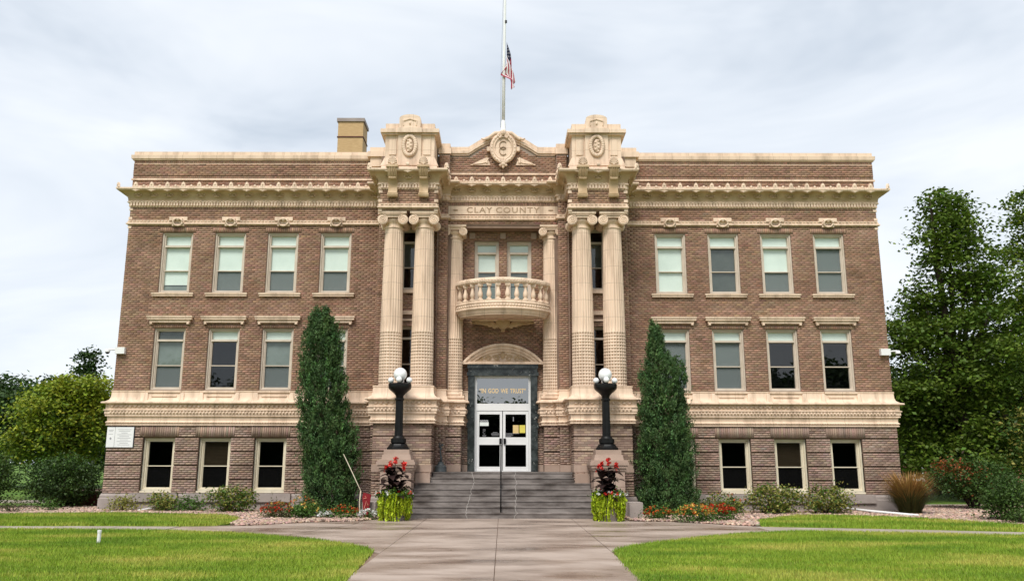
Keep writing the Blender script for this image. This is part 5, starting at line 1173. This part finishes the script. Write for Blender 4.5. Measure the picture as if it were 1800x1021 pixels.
# planters
def planter(s, label, clab, vlab, flab):
    loc = (s*3.10-.03, -4.75, 0)
    e = empty('planter', loc, label, 'planter', 'planters beside the steps')
    MB().lathe([(.24,0),(.30,.3),(.335,.56),(.36,.58),(.36,.64),(.33,.645)], seg=24).obj('pot', 'stone', e, 40); MB().lathe([(.32,.62),(.315,.655),(.02,.67)], seg=20).obj('soil', 'soil', e)
    # trailing vine
    v = empty('trailing_vine', loc, vlab, 'plant', 'chartreuse vines over the planters')
    n = 6500; strands = 120; sa = rng.uniform(0, 2*np.pi, strands); sl_ = rng.uniform(.34, .80, strands); z0_ = rng.uniform(.66, .82, strands); k = rng.integers(0, strands, n); t = rng.random(n)
    rad = .37+rng.normal(0, .045, strands)[k]+.05*np.sin(t*np.pi)+rng.normal(0, .02, n); z = np.maximum(z0_[k]-t*sl_[k], .02); wob = .05*np.sin(t*5+sa[k]*3)
    P = np.stack([np.cos(sa[k]+wob)*rad, np.sin(sa[k]+wob)*rad, z], 1); T = np.stack([np.cos(sa[k])*.15, np.sin(sa[k])*.15, -np.ones(n)], 1)
    put('foliage', leaf_mesh('foliage', P, 'leaf_lime', .10, .05, 0., T, .26, .05), v)
    vm = MB()
    for q in range(0, strands, 3): vm.tube([(math.cos(sa[q])*.34, math.sin(sa[q])*.34, .68), (math.cos(sa[q])*.41, math.sin(sa[q])*.41, .55), (math.cos(sa[q])*.42, math.sin(sa[q])*.42, max(.04, .72-sl_[q]))], .006, 4)
    vm.obj('stem', 'leaf_lime', v)
    # flower ring
    bush('bedding_flowers', flab, (loc[0], loc[1], .62), (.54,.54,.13), 'leaf_green', 1300, .075, .05, 'flowers', 'flower rings in the planters', (('petal_white', 26, .055), ('petal_red', 12, .06)), False, cl=.09)
    # canna
    c = empty('canna', (loc[0], loc[1], .6), clab, 'plant', 'cannas in the planters'); st = MB(); lv = MB(); fl = []
    hts = [(.0, 1.12), (-.18, .92), (.17, .98), (.02, .80), (-.10, 1.0)]
    for i, (dx, h) in enumerate(hts):
        dy = rnd.uniform(-.12, .12); lx, ly = dx*1.7, dy*1.5; st.tube([(dx*.6, dy*.6, 0), (dx, dy, h*.5), (lx*.9, ly, h)], [.016, .013, .007], 6)
        for k in range(12):
            a = rnd.uniform(0, 6.28); z = .03+h*(.04+.062*k); L = rnd.uniform(.46, .66); wd = L*.23; el_ = rnd.uniform(.35, 1.1)
            o = Vector((dx*(.6+.4*k/7), dy, z)); d = Vector((math.cos(a)*math.cos(el_), math.sin(a)*math.cos(el_), math.sin(el_))); b = Vector((-math.sin(a), math.cos(a), 0)); nrm = d.cross(b)
            rows_ = []
            for t, ww in ((0, .12), (.2, .75), (.45, 1.), (.7, .75), (.9, .32), (1, .03)):
                p = o+d*L*t-Vector((0, 0, 1))*L*.55*t*t; rows_.append((p-b*wd*ww+nrm*.02*ww, p-nrm*.01, p+b*wd*ww+nrm*.02*ww))
            kk = len(lv.v); lv.v += [tuple(x) for r_ in rows_ for x in r_]
            for r_ in range(5):
                for q in range(2): lv.f.append((kk+r_*3+q, kk+r_*3+q+1, kk+r_*3+q+4, kk+r_*3+q+3))
        if i in (0, 1, 2, 4): fl += [(lx*.9+rnd.uniform(-.03, .03), ly+rnd.uniform(-.03, .03), h-.02+rnd.uniform(-.11, .06)) for _ in range(9)]
    st.obj('stem', 'leaf_canna', c); me = lv.mesh('leaf', 'leaf_canna', 179); a = me.color_attributes.new('Col', 'FLOAT_COLOR', 'POINT'); a.data.foreach_set('color', np.ones(len(lv.v)*4, np.float32)); put('foliage', me, c)
    a2 = [o for o in c.children if o.name.startswith('stem')][0].data; a3 = a2.color_attributes.new('Col', 'FLOAT_COLOR', 'POINT'); a3.data.foreach_set('color', np.ones(len(a2.vertices)*4, np.float32))
    a2 = [o for o in v.children if o.name.startswith('stem')][0].data; a3 = a2.color_attributes.new('Col', 'FLOAT_COLOR', 'POINT'); a3.data.foreach_set('color', np.ones(len(a2.vertices)*4, np.float32))
    Q = np.repeat(np.array(fl), 5, 0)+rng.normal(0, .022, (len(fl)*5, 3)); put('blossoms', leaf_mesh('blossoms', Q, 'petal_red', .085, .06, .3, var=.12, hue=.02), c)
planter(-1, 'grey planter hidden under chartreuse vines next to the red marker', 'dark-leaved canna with red blooms in the planter next to the red marker', 'chartreuse vine trailing to the ground next to the red marker', 'white and red bedding flowers in the planter next to the red marker')
planter(1, 'grey planter hidden under chartreuse vines next to the orange flower mound', 'dark-leaved canna with red blooms in the planter next to the orange flower mound', 'chartreuse vine trailing to the ground next to the orange flower mound', 'white and red bedding flowers in the planter next to the orange flower mound')
for s in (-1, 1):
    o = MB().box(s*3.98-.20, s*3.98+.20, -4.0, -3.4, 0, .48).obj('kerb_block', 'stone'); tag(o, ('grey stone block behind the red marker', 'grey stone block beside the foot of the right conifer')[s > 0], 'block', 'stone blocks at the piers')
# far house on the right
hs = empty('brick_house', (41, 46, 0), 'red brick house with white window glimpsed under the dark trees', 'house')
MB().box(-5, 5, 0, 7, -.1, 3.6).obj('wall', 'rust_brick', hs); MB().add([(-5.4,-.4,3.6),(5.4,-.4,3.6),(5.4,7.4,3.6),(-5.4,7.4,3.6),(-5.4,3.5,6),(5.4,3.5,6)], [(0,1,5,4),(2,3,4,5),(1,2,5),(3,0,4),(3,2,1,0)]).obj('roof', 'roof', hs)
for x in (-4.2, -1.2, 1.8):
    w = MB().box(x-.5, x+.5, -.06, .02, .1, 1.7).obj('window', 'white', hs); MB().box(x-.32, x+.32, -.07, -.055, .45, 1.5).obj('pane', 'dark', w)
